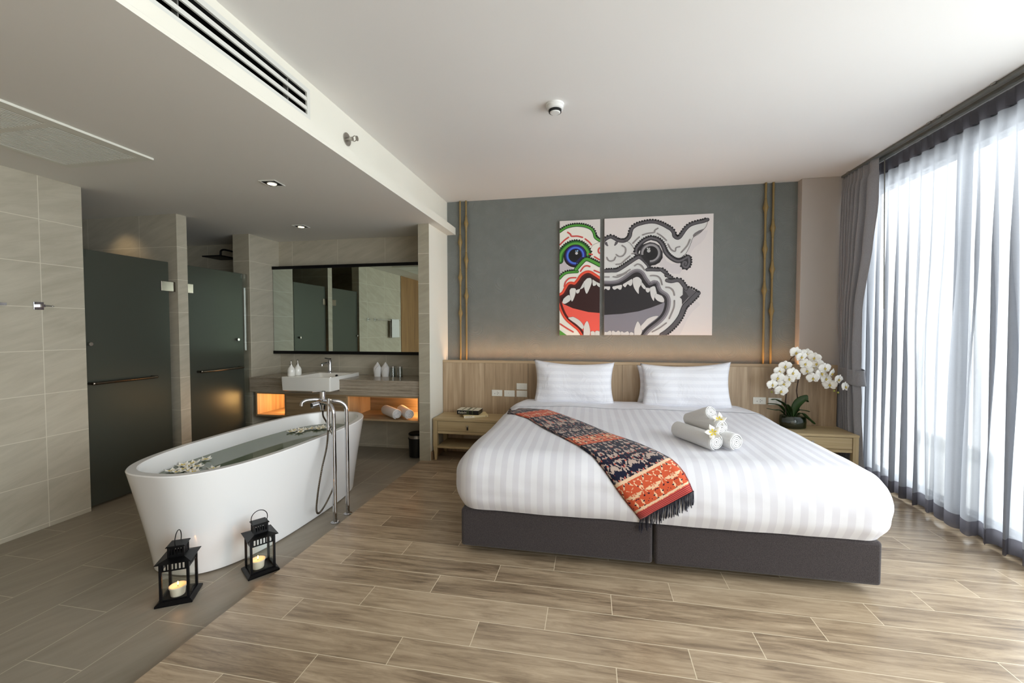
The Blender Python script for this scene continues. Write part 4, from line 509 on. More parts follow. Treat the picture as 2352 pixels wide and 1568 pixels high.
# =================================================================== rolled towels
def roll_mesh(L,r,turns=4.2,fl=0.0):
    """spiral cross-section in local x-z, extruded along +y from y=0, resting on z=0"""
    f=MB(); n=int(turns*26); outer=[];inner=[]; pitch=(r-0.006)/turns; th=pitch*0.74
    for i in range(n+1):
        a=i/26*2*PI; ro=0.006+pitch*(a/(2*PI)); a2=a-turns*2*PI-PI*0.6
        outer.append((ro*math.cos(a2),ro*math.sin(a2)+r)); ri=max(0.0015,ro-th); inner.append((ri*math.cos(a2),ri*math.sin(a2)+r))
    rings=[(-0.000,0.90),(0.006,0.985),(0.016,1.0),(L*0.5,1.0),(L-0.016,1.0),(L-0.006,0.985),(L,0.90)]
    vs=[];fs=[];m=n+1
    for (y,s) in rings:
        for (x,z) in outer: vs.append((x*(1 if s==1 else (s if abs(x)+abs(z-r)>r*0.8 else 1)),y+0.0,r+(z-r)*(s if abs(x)+abs(z-r)>r*0.8 else 1)))
        for (x,z) in inner: vs.append((x,y,z))
    for k in range(len(rings)-1):
        b=k*2*m; c=b+2*m
        for i in range(n): fs.append((b+i,b+i+1,c+i+1,c+i)); fs.append((b+m+i+1,b+m+i,c+m+i,c+m+i+1))
        fs.append((b,c,c+m,b+m)); fs.append((b+n,b+m+n,c+m+n,c+n))
    for i in range(n): fs.append((i+1,i,m+i,m+i+1)); q=(len(rings)-1)*2*m; fs.append((q+i,q+i+1,q+m+i+1,q+m+i))
    f.add(vs,fs); return f
def rolled(name,L,r,loc,ang,lab,group,pitch=0,roll=0):
    o=roll_mesh(L,r).build(name,TERRY,smooth=False,auto=0.9); tag(o,lab,'towel',group); o.location=loc; o.rotation_euler=(pitch,roll,ang); return o
g='rolled bath towels in the lit vanity niche'
rolled('rolled_towel',0.34,0.056,(-2.005,4.095,0.443),0.84,'rolled white towel in the lit niche, left of the two',g)
rolled('rolled_towel',0.34,0.056,(-1.868,4.10,0.443),0.70,'rolled white towel in the lit niche, nearer the partition',g)
# =================================================================== waste bin
t=thing('waste_bin','black cylindrical waste bin with a steel band under the vanity','bin',(-1.862,4.275,0))
c=(-1.862,4.275,0)
MB().lathe(c,[(0.088,0.0),(0.090,0.012)],32).build('base_ring',STEEL,t,auto=0.5)
MB().lathe(c,[(0.087,0.012),(0.093,0.205)],32).build('body',BLKP,t,auto=0.5)
MB().lathe(c,[(0.098,0.206),(0.098,0.216),(0.094,0.218)],32).build('collar',BLKP,t,auto=0.5)
MB().lathe(c,[(0.0935,0.218),(0.0935,0.250)],32).build('steel_band',STEEL,t,auto=0.5)
MB().lathe(c,[(0.0945,0.250),(0.0945,0.262),(0.085,0.268),(0.05,0.266),(0.0,0.264)],32).build('lid',BLKP,t,auto=0.5)
# =================================================================== hook and towel rail on the tiled side wall
t=thing('robe_hook','small square chrome robe hook on the tiled side wall','hook',(XL,2.255,1.562))
B(XL,XL+0.008,2.228,2.282,1.535,1.589).build('wall_plate',CHROME,t,bev=0.001)
B(XL+0.008,XL+0.05,2.245,2.265,1.553,1.571).tube([(XL+0.045,2.262,1.562),(XL+0.055,2.30,1.562)],0.005,10).lathe((XL+0.055,2.30,1.554),[(0.0,0),(0.008,0.003),(0.009,0.008),(0.0,0.017)],12).build('peg',CHROME,t,auto=0.6)
t=thing('towel_rail','chrome towel rail on the tiled side wall near the robe hook','towel rail',(XL,1.6,1.562))
for y in (1.16,2.02):
    pl_=B(XL,XL+0.008,y-0.027,y+0.027,1.535,1.589).build('wall_plate',CHROME,t,bev=0.001)
    B(XL+0.0075,XL+0.075,y-0.009,y+0.009,1.553,1.571).build('bracket',CHROME,t,bev=0.001)
MB().box(XL+0.058,XL+0.076,1.13,2.055,1.553,1.571).build('bar',CHROME,t,bev=0.001)
o=MB()
def tw(u,v):
    s=v*0.72-0.36; y=1.24+u*0.30+0.02*(abs(s)*2)*(u-0.5); xx=0.018 if s>0 else -0.018; 
    if abs(s)<0.03: a=s/0.03*PI/2; return Vector((XL+0.067+0.017*math.sin(a),y,1.571+0.017*math.cos(a)-0.004))
    fold=0.006*math.sin(u*PI*7+s)*(abs(s)*2.5)
    return Vector((XL+0.067+math.copysign(0.017,s)+math.copysign(1,s)*abs(fold)*0.8,y,1.562-(abs(s)-0.03)))
o.grid(tw,40,49); tag(o.build('hanging_towel',TERRY,org=(XL+0.067,1.39,1.2),smooth=True,solid=0.006),'white towel hanging on the chrome rail, seen in the mirror','towel')
# =================================================================== bathtub
TC=Vector((-2.327,2.715,0)); TA=-0.02
def tubloop(a,b,z,n=2.75,N=96):
    L=[]
    for k in range(N):
        t=2*PI*k/N; ct,st=math.cos(t),math.sin(t); x=a*math.copysign(abs(ct)**(2/n),ct); y=b*math.copysign(abs(st)**(2/n),st)
        L.append((TC.x+x*math.cos(TA)-y*math.sin(TA),TC.y+x*math.sin(TA)+y*math.cos(TA),z))
    return L
t=thing('bathtub','glossy white freestanding oval bathtub on the grey tiles','bathtub',(TC.x,TC.y,0))
RZ=0.615; ra,rb=0.405,0.902
L=[tubloop(0.325,0.765,0.002),tubloop(0.338,0.783,0.012)]
for k in range(1,9):
    s=k/8; L.append(tubloop(0.338+(ra-0.338)*(s**1.15),0.783+(rb-0.783)*(s**1.15),0.012+(RZ-0.018)*s))
L+=[tubloop(ra-0.004,rb-0.004,RZ),tubloop(ra-0.042,rb-0.046,RZ),tubloop(ra-0.046,rb-0.050,RZ-0.005),tubloop(ra-0.054,rb-0.062,RZ-0.08),tubloop(ra-0.075,rb-0.10,RZ-0.22),tubloop(ra-0.11,rb-0.18,RZ-0.38),tubloop(ra-0.17,rb-0.28,RZ-0.45)]
loft(L).build('shell',TUBM,t,auto=0.55)
WAT=mat('bath_water',(104,116,98),0.03,0,0.7,trans=0.0,ior=1.33)
WZ=0.508
wt=MB().add(tubloop(ra-0.0575,rb-0.0725,WZ),[tuple(range(96))]).build('water',WAT,t)
# frangipani blossoms
def frangipani():
    t=thing('frangipani_flower','x','flower',(0,0,0)); f=MB()
    for k in range(5):
        a=k*2*PI/5
        def fn(u,v,a=a):
            r=0.004+v*0.030; wd=0.013*math.sin(min(1,v*1.05+0.08)*PI)**0.6*(1-0.25*v); s=(u-0.5)*2*wd; tw=0.25*v
            x=r*math.cos(a+tw)-s*math.sin(a+tw); y=r*math.sin(a+tw)+s*math.cos(a+tw); return Vector((x,y,0.004+0.010*v**1.6+0.003*(u-0.5)*2*v))
        f.grid(fn,5,7)
    f.build('petals',FRANG,t,smooth=True,solid=0.0009)
    f=MB()
    for k in range(5):
        a=k*2*PI/5+0.05; f.add([(0,0,0.0055),(0.011*math.cos(a-0.35),0.011*math.sin(a-0.35),0.0072),(0.016*math.cos(a),0.016*math.sin(a),0.0085),(0.011*math.cos(a+0.35),0.011*math.sin(a+0.35),0.0072)],[(0,1,2,3)])
    f.build('heart',FRC,t); return t
fr0=frangipani(); first=True
near=[(-2.573,2.150),(-2.515,2.140),(-2.53,2.195),(-2.465,2.180),(-2.415,2.155),(-2.612,2.258),(-2.556,2.250),(-2.494,2.250),(-2.583,2.305),(-2.352,2.237)]
far=[(-2.539,3.168),(-2.545,3.215),(-2.519,3.255),(-2.474,3.227),(-2.465,3.271),(-2.438,3.306),(-2.404,3.327),(-2.369,3.294),(-2.349,3.339),(-2.309,3.359),(-2.451,3.169),(-2.40,3.38)]
def putfl(x,y,z,lab,g,tilt=0.0,sc=1.2):
    global first
    if first: o=fr0; first=False; o.location=(x,y,z); o.rotation_euler=(tilt,0,random.uniform(0,6)); o['label']=lab
    else: o=dup(fr0,(x,y,z),(random.uniform(-0.1,0.1)+tilt,random.uniform(-0.1,0.1),random.uniform(0,6)),label=lab)
    if tilt: o.rotation_mode='ZYX'; o.rotation_euler=(tilt,-0.25,random.uniform(0,6))
    o['group']=g; o.scale=(sc,sc,sc); return o
for x,y in near: putfl(x,y,WZ+0.0005,'frangipani blossom floating at the near end of the bath','frangipani blossoms floating at the near end')
putfl(-2.570,2.385,WZ+0.0005,'single frangipani blossom floating apart from both groups in the bath','frangipani blossoms floating in the bath')
for x,y in far: putfl(x,y,WZ+0.0005,'frangipani blossom floating at the far end of the bath','frangipani blossoms floating at the far end')
# floor-standing bath mixer
t=thing('bath_mixer','chrome floor-standing bath mixer with hose beside the tub','tap',(-1.808,2.77,0))
for (x,y,n) in ((-1.812,2.698,0),(-1.803,2.845,1)):
    MB().lathe((x,y,0),[(0.031,0),(0.031,0.006),(0.020,0.010)],24).build('floor_flange',CHROME,t,auto=0.5)
    yy=2.712 if n==0 else 2.775
    P=[(x,y,0.008),(x,y,0.40),(x,y,0.74)]+[tuple(q) for q in smooth_path([(x,y,0.76),(x-0.004,y-0.003,0.815),(x-0.03,y+(yy-y)*0.3,0.852),(x-0.065,y+(yy-y)*0.7,0.866),(-1.925,yy,0.866)],5)]
    MB().tube(P,0.0145,16).build('riser_pipe',CHROME,t,auto=0.6)
    MB().tube([(x,y,0.69),(x,y,0.695)],0.0158,16).build('joint_ring',CHROME,t,auto=0.6)
MB().tube([(-1.93,2.70,0.866),(-1.93,2.79,0.866)],0.024,18).lathe((-1.93,2.745,0.805),[(0.016,0),(0.018,0.02),(0.026,0.05),(0.026,0.078),(0.020,0.085)],20).build('mixer_body',CHROME,t,auto=0.6)
MB().lathe((-1.93,2.745,0.888),[(0.021,0),(0.021,0.052),(0.018,0.056),(0.0,0.056)],20).tube([(-1.935,2.74,0.944),(-1.98,2.70,0.944)],0.005,8).build('lever',CHROME,t,auto=0.6)
MB().tube(smooth_path([(-1.935,2.725,0.882),(-1.960,2.700,0.890),(-2.00,2.660,0.889),(-2.018,2.640,0.876),(-2.022,2.636,0.852)],5),0.0125,14).build('spout',CHROME,t,auto=0.6)
MB().tube([(-1.935,2.70,0.858),(-1.955,2.655,0.852)],0.019,16).build('diverter_knob',CHROME,t,auto=0.6)
B(-1.868,-1.812,2.698,2.716,0.684,0.702).build('handset_bracket',CHROME,t,bev=0.002)
MB().tube([(-1.856,2.695,0.675),(-1.853,2.700,0.90)],[0.010,0.0115],14).build('hand_shower',CHROME,t,auto=0.6)
hp=smooth_path([(-1.93,2.745,0.806),(-1.928,2.745,0.76),(-1.900,2.755,0.70),(-1.875,2.79,0.58),(-1.868,2.80,0.42),(-1.872,2.79,0.26),(-1.885,2.72,0.15),(-1.885,2.63,0.10),(-1.872,2.575,0.14),(-1.858,2.575,0.27),(-1.853,2.615,0.42),(-1.855,2.675,0.56),(-1.856,2.695,0.675)],26)
MB().tube(hp,[0.0054 if i%2 else 0.0070 for i in range(len(hp))],10).build('shower_hose',BRONZE,t,smooth=False)
# =================================================================== lanterns and candles
def lantern():
    t=thing('candle_lantern','x','lantern',(0,0,0),'black metal lanterns beside the tub')
    MB().box(-0.080,0.080,-0.080,0.080,0,0.010).frust((0,0),0.080,0.080,0.010,0.020,0.066,0.066).build('base_plate',BLACK,t,bev=0.0015)
    for sx in (-1,1):
        for sy in (-1,1): B(sx*0.058-0.006,sx*0.058+0.006,sy*0.058-0.006,sy*0.058+0.006,0.020,0.214).build('post',BLACK,t,bev=0.001)
    for k in range(4):
        f=MB(); R=Matrix.Rotation(k*PI/2,3,'Z')
        def bx(x0,x1,z0,z1):
            q=MB().box(x0,x1,-0.060,-0.057,z0,z1); f.add([R@v for v in q.v],q.f)
        bx(-0.052,0.052,0.170,0.177); bx(-0.052,0.052,0.207,0.214)
        for j in range(7):
            x=-0.048+j*0.016; bx(x-0.0035,x+0.0035,0.177,0.207)
        bx(-0.052,0.052,0.020,0.027)
        f.build('slotted_band',BLACK,t)
        q=MB().box(-0.052,0.052,-0.0590,-0.0575,0.026,0.171); MB().add([R@v for v in q.v],q.f).build('glass_pane',LGLASS,t)
    MB().frust((0,0),0.078,0.078,0.2141,0.216,0.078,0.078).frust((0,0),0.078,0.078,0.216,0.229,0.034,0.034).build('roof',BLACK,t,bev=0.001)
    f=MB()
    for sx in (-1,1):
        for sy in (-1,1): f.box(sx*0.032-0.004,sx*0.032+0.004,sy*0.032-0.004,sy*0.032+0.004,0.229,0.281)
    for k in range(4):
        R=Matrix.Rotation(k*PI/2,3,'Z')
        for (x0,x1,z0,z1) in [(-0.03,0.03,0.229,0.240),(-0.03,0.03,0.272,0.281)]+[(-0.018+j*0.012-0.0028,-0.018+j*0.012+0.0028,0.239,0.274) for j in range(4)]:
            q=MB().box(x0,x1,-0.034,-0.031,z0,z1); f.add([R@v for v in q.v],q.f)
    f.build('vent_cage',BLACK,t)
    MB().frust((0,0),0.042,0.042,0.281,0.2835,0.042,0.042).frust((0,0),0.042,0.042,0.2835,0.287,0.037,0.037).build('cap',BLACK,t,bev=0.001)
    P=[(0.040*math.cos(a)*1.05,0,0.306+0.045*math.sin(a)) for a in [(-0.75+i/28*(PI+1.5)) for i in range(29)]]
    MB().tube(P,0.0022,8).build('handle',BLACK,t,smooth=True)
    return t
def candle():
    t=thing('candle','x','candle',(0,0,0),'lit pillar candles in the lanterns')
    MB().lathe((0,0,0),[(0.029,0),(0.031,0.004),(0.034,0.034),(0.039,0.045),(0.039,0.049),(0.035,0.050),(0.030,0.043),(0.0,0.042)],28).build('wax',WAX,t,smooth=True)
    MB().tube([(0,0,0.041),(0.001,0,0.052)],0.0009,6).build('wick',DARK,t)
    MB().lathe((0.001,0,0.051),[(0.0,0),(0.0025,0.003),(0.0034,0.007),(0.0022,0.014),(0.0,0.021)],14).build('flame',mat('flame',(255,200,120),0.5,emit=(255,196,110),estr=18),t,smooth=True)
    return t
l1=lantern(); l1['label']='black lantern with a lit candle, nearer the camera at the foot of the tub'
c1=candle(); c1['label']='lit cream candle inside the lantern nearer the camera'
LA=(-2.113,1.793); LB=(-1.885,2.083)
dup(l1,(LB[0],LB[1],0.0),(0,0,-0.60+PI/2),label='black lantern with a lit candle, beside the plank floor edge'); l1.location=(LA[0],LA[1],0); l1.rotation_euler=(0,0,0.54+PI/2)
dup(c1,(LB[0]-0.005,LB[1]-0.012,0.020),label='lit cream candle inside the lantern beside the plank floor'); c1.location=(LA[0]+0.005,LA[1]-0.012,0.020)
for p in (LA,LB): lamp('candle_glow','POINT',(p[0],p[1]-0.012,0.105),0.14,(1.0,0.42,0.14),shadow_soft_size=0.008)
# =================================================================== headboard wall
HY=4.42
t=thing('headboard','wide oak headboard panel running along the grey plaster wall','headboard',(0.33,4.5,FZ))
xs=[-1.618,-0.662,0.316,1.30,2.275]
for a,b in zip(xs[:-1],xs[1:]): B(a+0.001,b-0.001,HY,HY+0.022,FZ,1.026).build('panel',HBW,t,bev=0.0012)
B(-1.617,2.274,HY+0.0225,HY+0.044,FZ,1.026).build('core_board',HBW,t)
f=MB(); f.box(-1.618,2.275,HY-0.001,HY+0.045,1.027,1.054); f.build('top_edge',HBT,t,bev=0.002)
f=MB(); f.box(-1.618,1.983,HY+0.095,4.598,0.90,1.035); f.box(-1.618,1.983,HY+0.045,HY+0.095,0.90,0.955); f.build('cove_ledge',HBT,t)
LEDH=mat('cove_led',(255,214,160),0.5,emit=(255,200,140),estr=14)
B(-1.50,1.97,HY+0.048,HY+0.056,0.975,1.020).build('led_strip',LEDH,t)
lamp('cove_light','AREA',(0.22,HY+0.072,1.0),5.0,(1.0,0.70,0.42),rot=(PI-0.55,0,0),shape='RECTANGLE',size=3.4,size_y=0.02)
def plate(x,z,kind,lab):
    t=thing('socket_plate' if kind=='socket' else 'switch_plate',lab,'wall socket' if kind=='socket' else 'wall switch',(x,HY,z),'white electrical plates on the headboard')
    B(x-0.0575,x+0.0575,HY-0.008,HY,z-0.034,z+0.034).build('cover',PLAS,t,bev=0.003)
    if kind=='socket':
        B(x-0.045,x+0.045,HY-0.0095,HY-0.0078,z-0.024,z+0.024).build('insert',PLAS,t,bev=0.0008)
        f=MB()
        for dx,dz in ((-0.022,-0.006),(0.006,0.010),(0.006,-0.010),(0.020,0.002)): f.box(x+dx-0.002,x+dx+0.002,HY-0.0101,HY-0.0094,z+dz-0.0045,z+dz+0.0045)
        f.build('pin_holes',DARK,t)
    elif kind=='double':
        for dx in (-0.022,0.022): B(x+dx-0.013,x+dx+0.013,HY-0.011,HY-0.0078,z-0.020,z+0.020).build('rocker',PLAS,t,bev=0.0015)
    else:
        B(x-0.030,x+0.012,HY-0.0105,HY-0.0078,z-0.022,z+0.022).build('rocker',PLAS,t,bev=0.0015)
        B(x-0.012,x-0.008,HY-0.011,HY-0.0104,z+0.004,z+0.008).build('indicator',SLOT,t)
plate(-1.000,0.703,'socket','white socket plate left of the other plates, above the books')
plate(-0.863,0.701,'single','white blank switch plate between the socket and the double switches')
plate(-0.727,0.702,'double','white double switch nearest the left pillow, lower of the two')
plate(-0.727,0.781,'double','white double switch nearest the left pillow, upper of the two')
plate(1.605,0.700,'socket','white socket plate left of the orchid')
plate(1.742,0.697,'double','white plate partly hidden behind the orchid leaves')
# bamboo-style rods
def rod(x,zs,lab):
    t=thing('decorative_rod',lab,'wall ornament',(x,4.575,1.036),'ribbed golden rods on the plaster wall')
    MB().tube([(x,4.575,1.036),(x,4.575,CZ-0.001)],0.0105,12).build('shaft',GOLD,t,auto=0.6)
    for z in zs: MB().lathe((x,4.575,z-0.09),[(0.0112,0),(0.0118,0.02),(0.0135,0.05),(0.020,0.075),(0.0265,0.095),(0.020,0.118),(0.0145,0.14),(0.0125,0.165),(0.0112,0.185)],18).build('bulb',GOLD,t,smooth=True)
rod(-1.458,(2.369,1.974,1.571),'golden rod with bulbs nearest the white partition')
rod(-1.388,(2.576,2.165,1.765),'golden rod with bulbs, second from the white partition')
rod(1.690,(2.587,2.178,1.772),'golden rod with bulbs on the picture side of the right pair')
rod(1.758,(2.383,1.979,1.568),'golden rod with bulbs nearest the greige pier')
# =================================================================== artwork
def art(name,lab,x0,x1,z0,z1,data):
    yf=4.562; f=MB(); f.box(x0,x1,yf,4.599,z0,z1); mats=[mat('canvas_ground',(222,214,212),0.7)]; keys={}
    bm=bmesh.new(); layer=[0]
    def mi(h):
        h=tuple(h)
        if h not in keys: keys[h]=len(mats); mats.append(mat('print ink %d %d %d'%h,h,0.6))
        return keys[h]
    def face(P,k):
        y=yf-0.0004-layer[0]*0.00008
        vs=[bm.verts.new((p[0],y,p[1])) for p in P]
        try: fc=bm.faces.new(vs); fc.material_index=k
        except ValueError: pass
    def circ(cx,cz,r,k,n=14): face([(cx+r*math.cos(2*PI*i/n),cz+r*math.sin(2*PI*i/n)) for i in range(n)],k)
    def face2(S,k):
        from mathutils.geometry import tessellate_polygon
        y=yf-0.0004-layer[0]*0.00008; tri=tessellate_polygon([S]); vs=[bm.verts.new((p.x,y,p.y)) for p in S]
        for tr in tri:
            try: fc=bm.faces.new([vs[i] for i in tr]); fc.material_index=k
            except ValueError: pass
    def ribbon(S,w_,k,cap):
        Lf=[];Rt=[]; n=len(S)
        for i,p in enumerate(S):
            d=(S[min(i+1,n-1)]-S[max(i-1,0)]).normalized(); nr=Vector((-d.y,d.x,0)); Lf.append(p+nr*w_); Rt.append(p-nr*w_)
        for i in range(n-1):
            y=yf-0.0004-layer[0]*0.00008-(i%4)*0.000015; vs=[bm.verts.new((q.x,y,q.y)) for q in (Lf[i],Lf[i+1],Rt[i+1],Rt[i])]
            fc=bm.faces.new(vs); fc.material_index=k
        if cap and w_>0.002:
            for p,d in ((S[0],(S[0]-S[1]).normalized()),(S[-1],(S[-1]-S[-2]).normalized())):
                nr=Vector((-d.y,d.x,0)); face([((p+nr*w_*math.cos(a)+d*w_*math.sin(a)).x,(p+nr*w_*math.cos(a)+d*w_*math.sin(a)).y) for a in [PI*j/10 for j in range(11)]],k)
    for e in data:
        k=mi(e[1]); P=[(e[2][i],e[2][i+1]) for i in range(0,len(e[2]),2)]; layer[0]+=1
        if e[0]=='p':
            from mathutils.geometry import tessellate_polygon
            y=yf-0.0004-layer[0]*0.00008; tri=tessellate_polygon([[Vector((p[0],p[1],0)) for p in P]]); vs=[bm.verts.new((p[0],y,p[1])) for p in P]
            for tr in tri:
                try: fc=bm.faces.new([vs[i] for i in tr]); fc.material_index=k
                except ValueError: pass
        elif e[0]=='c': circ(P[0][0],P[0][1],e[3],k,40)
        else:
            if e[0]=='t':
                Q=P+P[:3]; S=smooth_path([(p[0],p[1],0) for p in Q],4)[4:-8]
                face2(S,k); S=S+[S[0]]; ribbon(S,0.0008,mi([70,64,66]),False); continue
            S=smooth_path([(p[0],p[1],0) for p in P],6)
            if e[0]=='r': ribbon(S,e[3]/2,k,True)
            elif e[0]=='h':
                acc=0
                for i in range(1,len(S)):
                    sg=(S[i]-S[i-1]).length; d=(S[i]-S[i-1])/max(sg,1e-9); nr=Vector((-d.y,d.x,0)); q=0.011-acc
                    while q<=sg:
                        p=S[i-1]+d*q; w_=e[3]/2; face([((p+d*o1+nr*o2).x,(p+d*o1+nr*o2).y) for o1,o2 in ((0.0008,w_),(0.0008,-w_),(-0.0008,-w_),(-0.0008,w_))],k); q+=0.011; acc=-(sg-q+0.011-0.0) if False else acc
                    acc=(acc+sg)%0.011
            else:
                off,side,r=e[3],e[4],e[5]; acc=0; step=r*2.1
                for i in range(1,len(S)):
                    sg=(S[i]-S[i-1]).length; d=(S[i]-S[i-1])/max(sg,1e-9); q=step-acc
                    while q<=sg:
                        p=S[i-1]+d*q+Vector((-d.y,d.x,0))*(off*side); circ(p.x,p.y,r,k,10); q+=step
                    acc=(acc+sg)%step
    for co,no in (((x0+0.0005,0,0),(1,0,0)),((x1-0.0005,0,0),(-1,0,0)),((0,0,z0+0.0005),(0,0,1)),((0,0,z1-0.0005),(0,0,-1))):
        gm=bm.verts[:]+bm.edges[:]+bm.faces[:]; bmesh.ops.bisect_plane(bm,geom=gm,plane_co=co,plane_no=no,clear_inner=True)
    for fc in bm.faces:
        if fc.normal.y>0: fc.normal_flip()
    me=bpy.data.meshes.new('tmp'); bm.to_mesh(me); bm.free()
    f.add([v.co for v in me.vertices],[tuple(p.vertices) for p in me.polygons]); f.m[-len(me.polygons):]=[p.material_index for p in me.polygons] if len(me.polygons) else []
    g=Vector(((x0+x1)/2,4.6,z0)); nm=bpy.data.meshes.new(name); nm.from_pydata([v-g for v in f.v],[],f.f)
    for mm in mats: nm.materials.append(mm)
    for p,k in zip(nm.polygons,f.m): p.material_index=k
    o=bpy.data.objects.new(name,nm); o.location=g; col.objects.link(o); tag(o,lab,'picture'); return o
art('canvas_print','narrow colourful canvas print of half a beast mask with blue eye',-0.338,0.089,1.329,2.555,ART_LEFT)
art('canvas_print','wide grey and white canvas print of the rest of the beast mask',0.133,1.207,1.331,2.557,ART_RIGHT)
# =================================================================== bed
def upholstered(x0,x1,lab):
    t=thing('upholstered_divan',lab,'bed base',((x0+x1)/2,3.4,FZ),'pushed-together upholstered bed bases')
    B(x0,x1,2.39,4.38,0.092,0.321).build('upholstery',UPH,t,bev=0.018,seg=4,auto=0.9)
    for x in (x0+0.14,x1-0.14):
        for y in (2.62,4.25): MB().lathe((x,y,FZ),[(0.018,0),(0.024,0.054)],14).build('leg',BLACK,t,auto=0.6)
upholstered(-0.766,0.3405,'charcoal upholstered bed base on the bathtub side, under the runner end')
upholstered(0.3495,1.452,'charcoal upholstered bed base on the window side')
DX0,DX1,DY0,DY1,DZ0,DZ1=-0.805,1.515,2.352,4.380,0.322,0.668
def dmap(p,off=0.0):
    x,y,z=p; r=0.15; rz=0.135
    qx=min(max(x,DX0+r),DX1-r); qy=min(max(y,DY0+r),DY1-r); qz=min(z,DZ1-rz)
    d=Vector(((x-qx)/r,(y-qy)/r,(z-qz)/rz)); L=d.length
    if L>1e-9:
        d=d/L; P=Vector((qx+d.x*r,qy+d.y*r,qz+d.z*rz)); n=Vector((d.x/r,d.y/r,d.z/rz)).normalized()
    else: P=Vector(p); n=Vector((0,0,1))
    # soft rounding of the head corners in plan, slight bulge of the sides, tuck at the bottom
    hd=max(0.0,(P.y-3.85)/0.56); k=1-0.10*hd**2.2; xc=(DX0+DX1)/2; P.x=xc+(P.x-xc)*k
    s=(P.z-DZ0)/(DZ1-DZ0); bl=0.020*math.sin(min(1,max(0,s*1.25))*PI)-0.030*max(0,1-s*4)**1.5; side=Vector((d.x,d.y,0)) if L>1e-9 else Vector((0,0,0))
    P+=side*bl
    cr=(1-((P.x-xc)/1.17)**4)*(1-((P.y-3.35)/1.08)**4); P.z+=0.010*max(0,cr)
    a=noise.noise(Vector((P.x*2.3,P.y*2.3,P.z*3.0))); b=noise.noise(Vector((P.x*7.0,P.y*5.0,P.z*7.0+3)))
    P+=n*(a*0.010+b*0.0035)
    if side.length>0.5:
        P+=side.normalized()*0.006*noise.noise(Vector((P.x*5,P.y*5,P.z*16)))
    return P+n*off
def bsurf():
    f=MB(); nx,ny,nz=120,104,22
    gx=lambda u:DX0+(DX1-DX0)*u; gy=lambda v:DY0+(DY1-DY0)*v; gz=lambda w:DZ0+(DZ1-DZ0)*w
    f.grid(lambda u,v:dmap((gx(u),gy(v),DZ1)),nx,ny)
    f.grid(lambda u,v:dmap((gx(u),DY0,gz(v))),nx,nz); f.grid(lambda u,v:dmap((gx(u),DY1,gz(v))),nx,nz)
    f.grid(lambda u,v:dmap((DX0,gy(u),gz(v))),ny,nz); f.grid(lambda u,v:dmap((DX1,gy(u),gz(v))),ny,nz)
    f.grid(lambda u,v:Vector((0.355+(gx(u)-0.355)*0.90,3.38+(gy(v)-3.38)*0.90,DZ0+0.004)),2,2)
    return f
f=bsurf(); me=None
duvet=f.build('duvet',DUVET,org=(0.35,3.38,DZ0),smooth=True)
bm=bmesh.new(); bm.from_mesh(duvet.data); bmesh.ops.remove_doubles(bm,verts=bm.verts,dist=0.0008); bmesh.ops.recalc_face_normals(bm,faces=bm.faces); bm.to_mesh(duvet.data)
from mathutils.bvhtree import BVHTree
bm.transform(Matrix.Translation((0.35,3.38,DZ0))); BV=BVHTree.FromBMesh(bm); bm.free()
def bedz(x,y):
    h=BV.ray_cast(Vector((x,y,2)),Vector((0,0,-1))); return h[0].z
tag(duvet,'white satin-striped duvet tucked over the wide double bed','duvet')
def foldf(u,v):
    y=3.88+v*(4.30-3.88); s=u*(DX1-DX0+0.36)-0.18
    if s<0: p=(DX0,y,DZ1+s)
    elif s>DX1-DX0: p=(DX1,y,DZ1-(s-(DX1-DX0)))
    else: p=(DX0+s,y,DZ1)
    e=0.0055 if v>0.03 else 0.0025
    return dmap(p,e)
MB().grid(foldf,150,24).build('turned_down_sheet',COTTON,duvet,smooth=True)
# pillows
def pillow(W,H,T,name,lab,g):
    o=MB()
    def pf(sgn):
        def fn(u,v):
            a=u*2-1; b=v*2-1
            ex=W/2*a*(1-0.085*(1-b*b)*a*a); ez=H/2*b*(1-0.17*(1-a*a)*b*b*(1 if b>0 else 0.3)); ez+=0.012*(a if W>0.81 else -a)*(b+1)/2
            th=T/2*(max(0,(1-a*a))**0.5*max(0,(1-b*b))**0.5)**0.9*(1-0.10*math.cos(a*5))
            wr=0.010*noise.noise(Vector((a*2.2+W,b*3.0,sgn+W*3)))*(1-a**4)*(1-b**4)+0.006*math.sin(a*9+b*3)*max(0,abs(a)-0.55)*(1-b**4)*(1-a**6)*3
            return Vector((ex,sgn*(th+wr),ez))
        return fn
    o.grid(pf(-1),44,32); o.grid(pf(1),44,32)
    q=o.build(name,PILLOW,smooth=True); bm=bmesh.new(); bm.from_mesh(q.data); bmesh.ops.remove_doubles(bm,verts=bm.verts,dist=0.0012); bmesh.ops.recalc_face_normals(bm,faces=bm.faces); bm.to_mesh(q.data); bm.free()
    tag(q,lab,'pillow',g); return q
g='white pillows standing against the headboard'
def place(q,x,y,z,tilt,rz=0.0,ry=0.0): q.location=(x,y,z); q.rotation_euler=(tilt,ry,rz)
place(pillow(0.80,0.45,0.21,'pillow','front white pillow on the left, nearer the switches',g),-0.170,4.190,0.858,-0.22,0.0,-0.006)
place(pillow(0.82,0.45,0.21,'pillow','front white pillow on the right, nearer the orchid',g),0.878,4.175,0.855,-0.22,0.0,0.0)
place(pillow(0.80,0.37,0.08,'pillow','pillow almost hidden behind the right front pillow',g),0.850,4.335,0.840,-0.10)
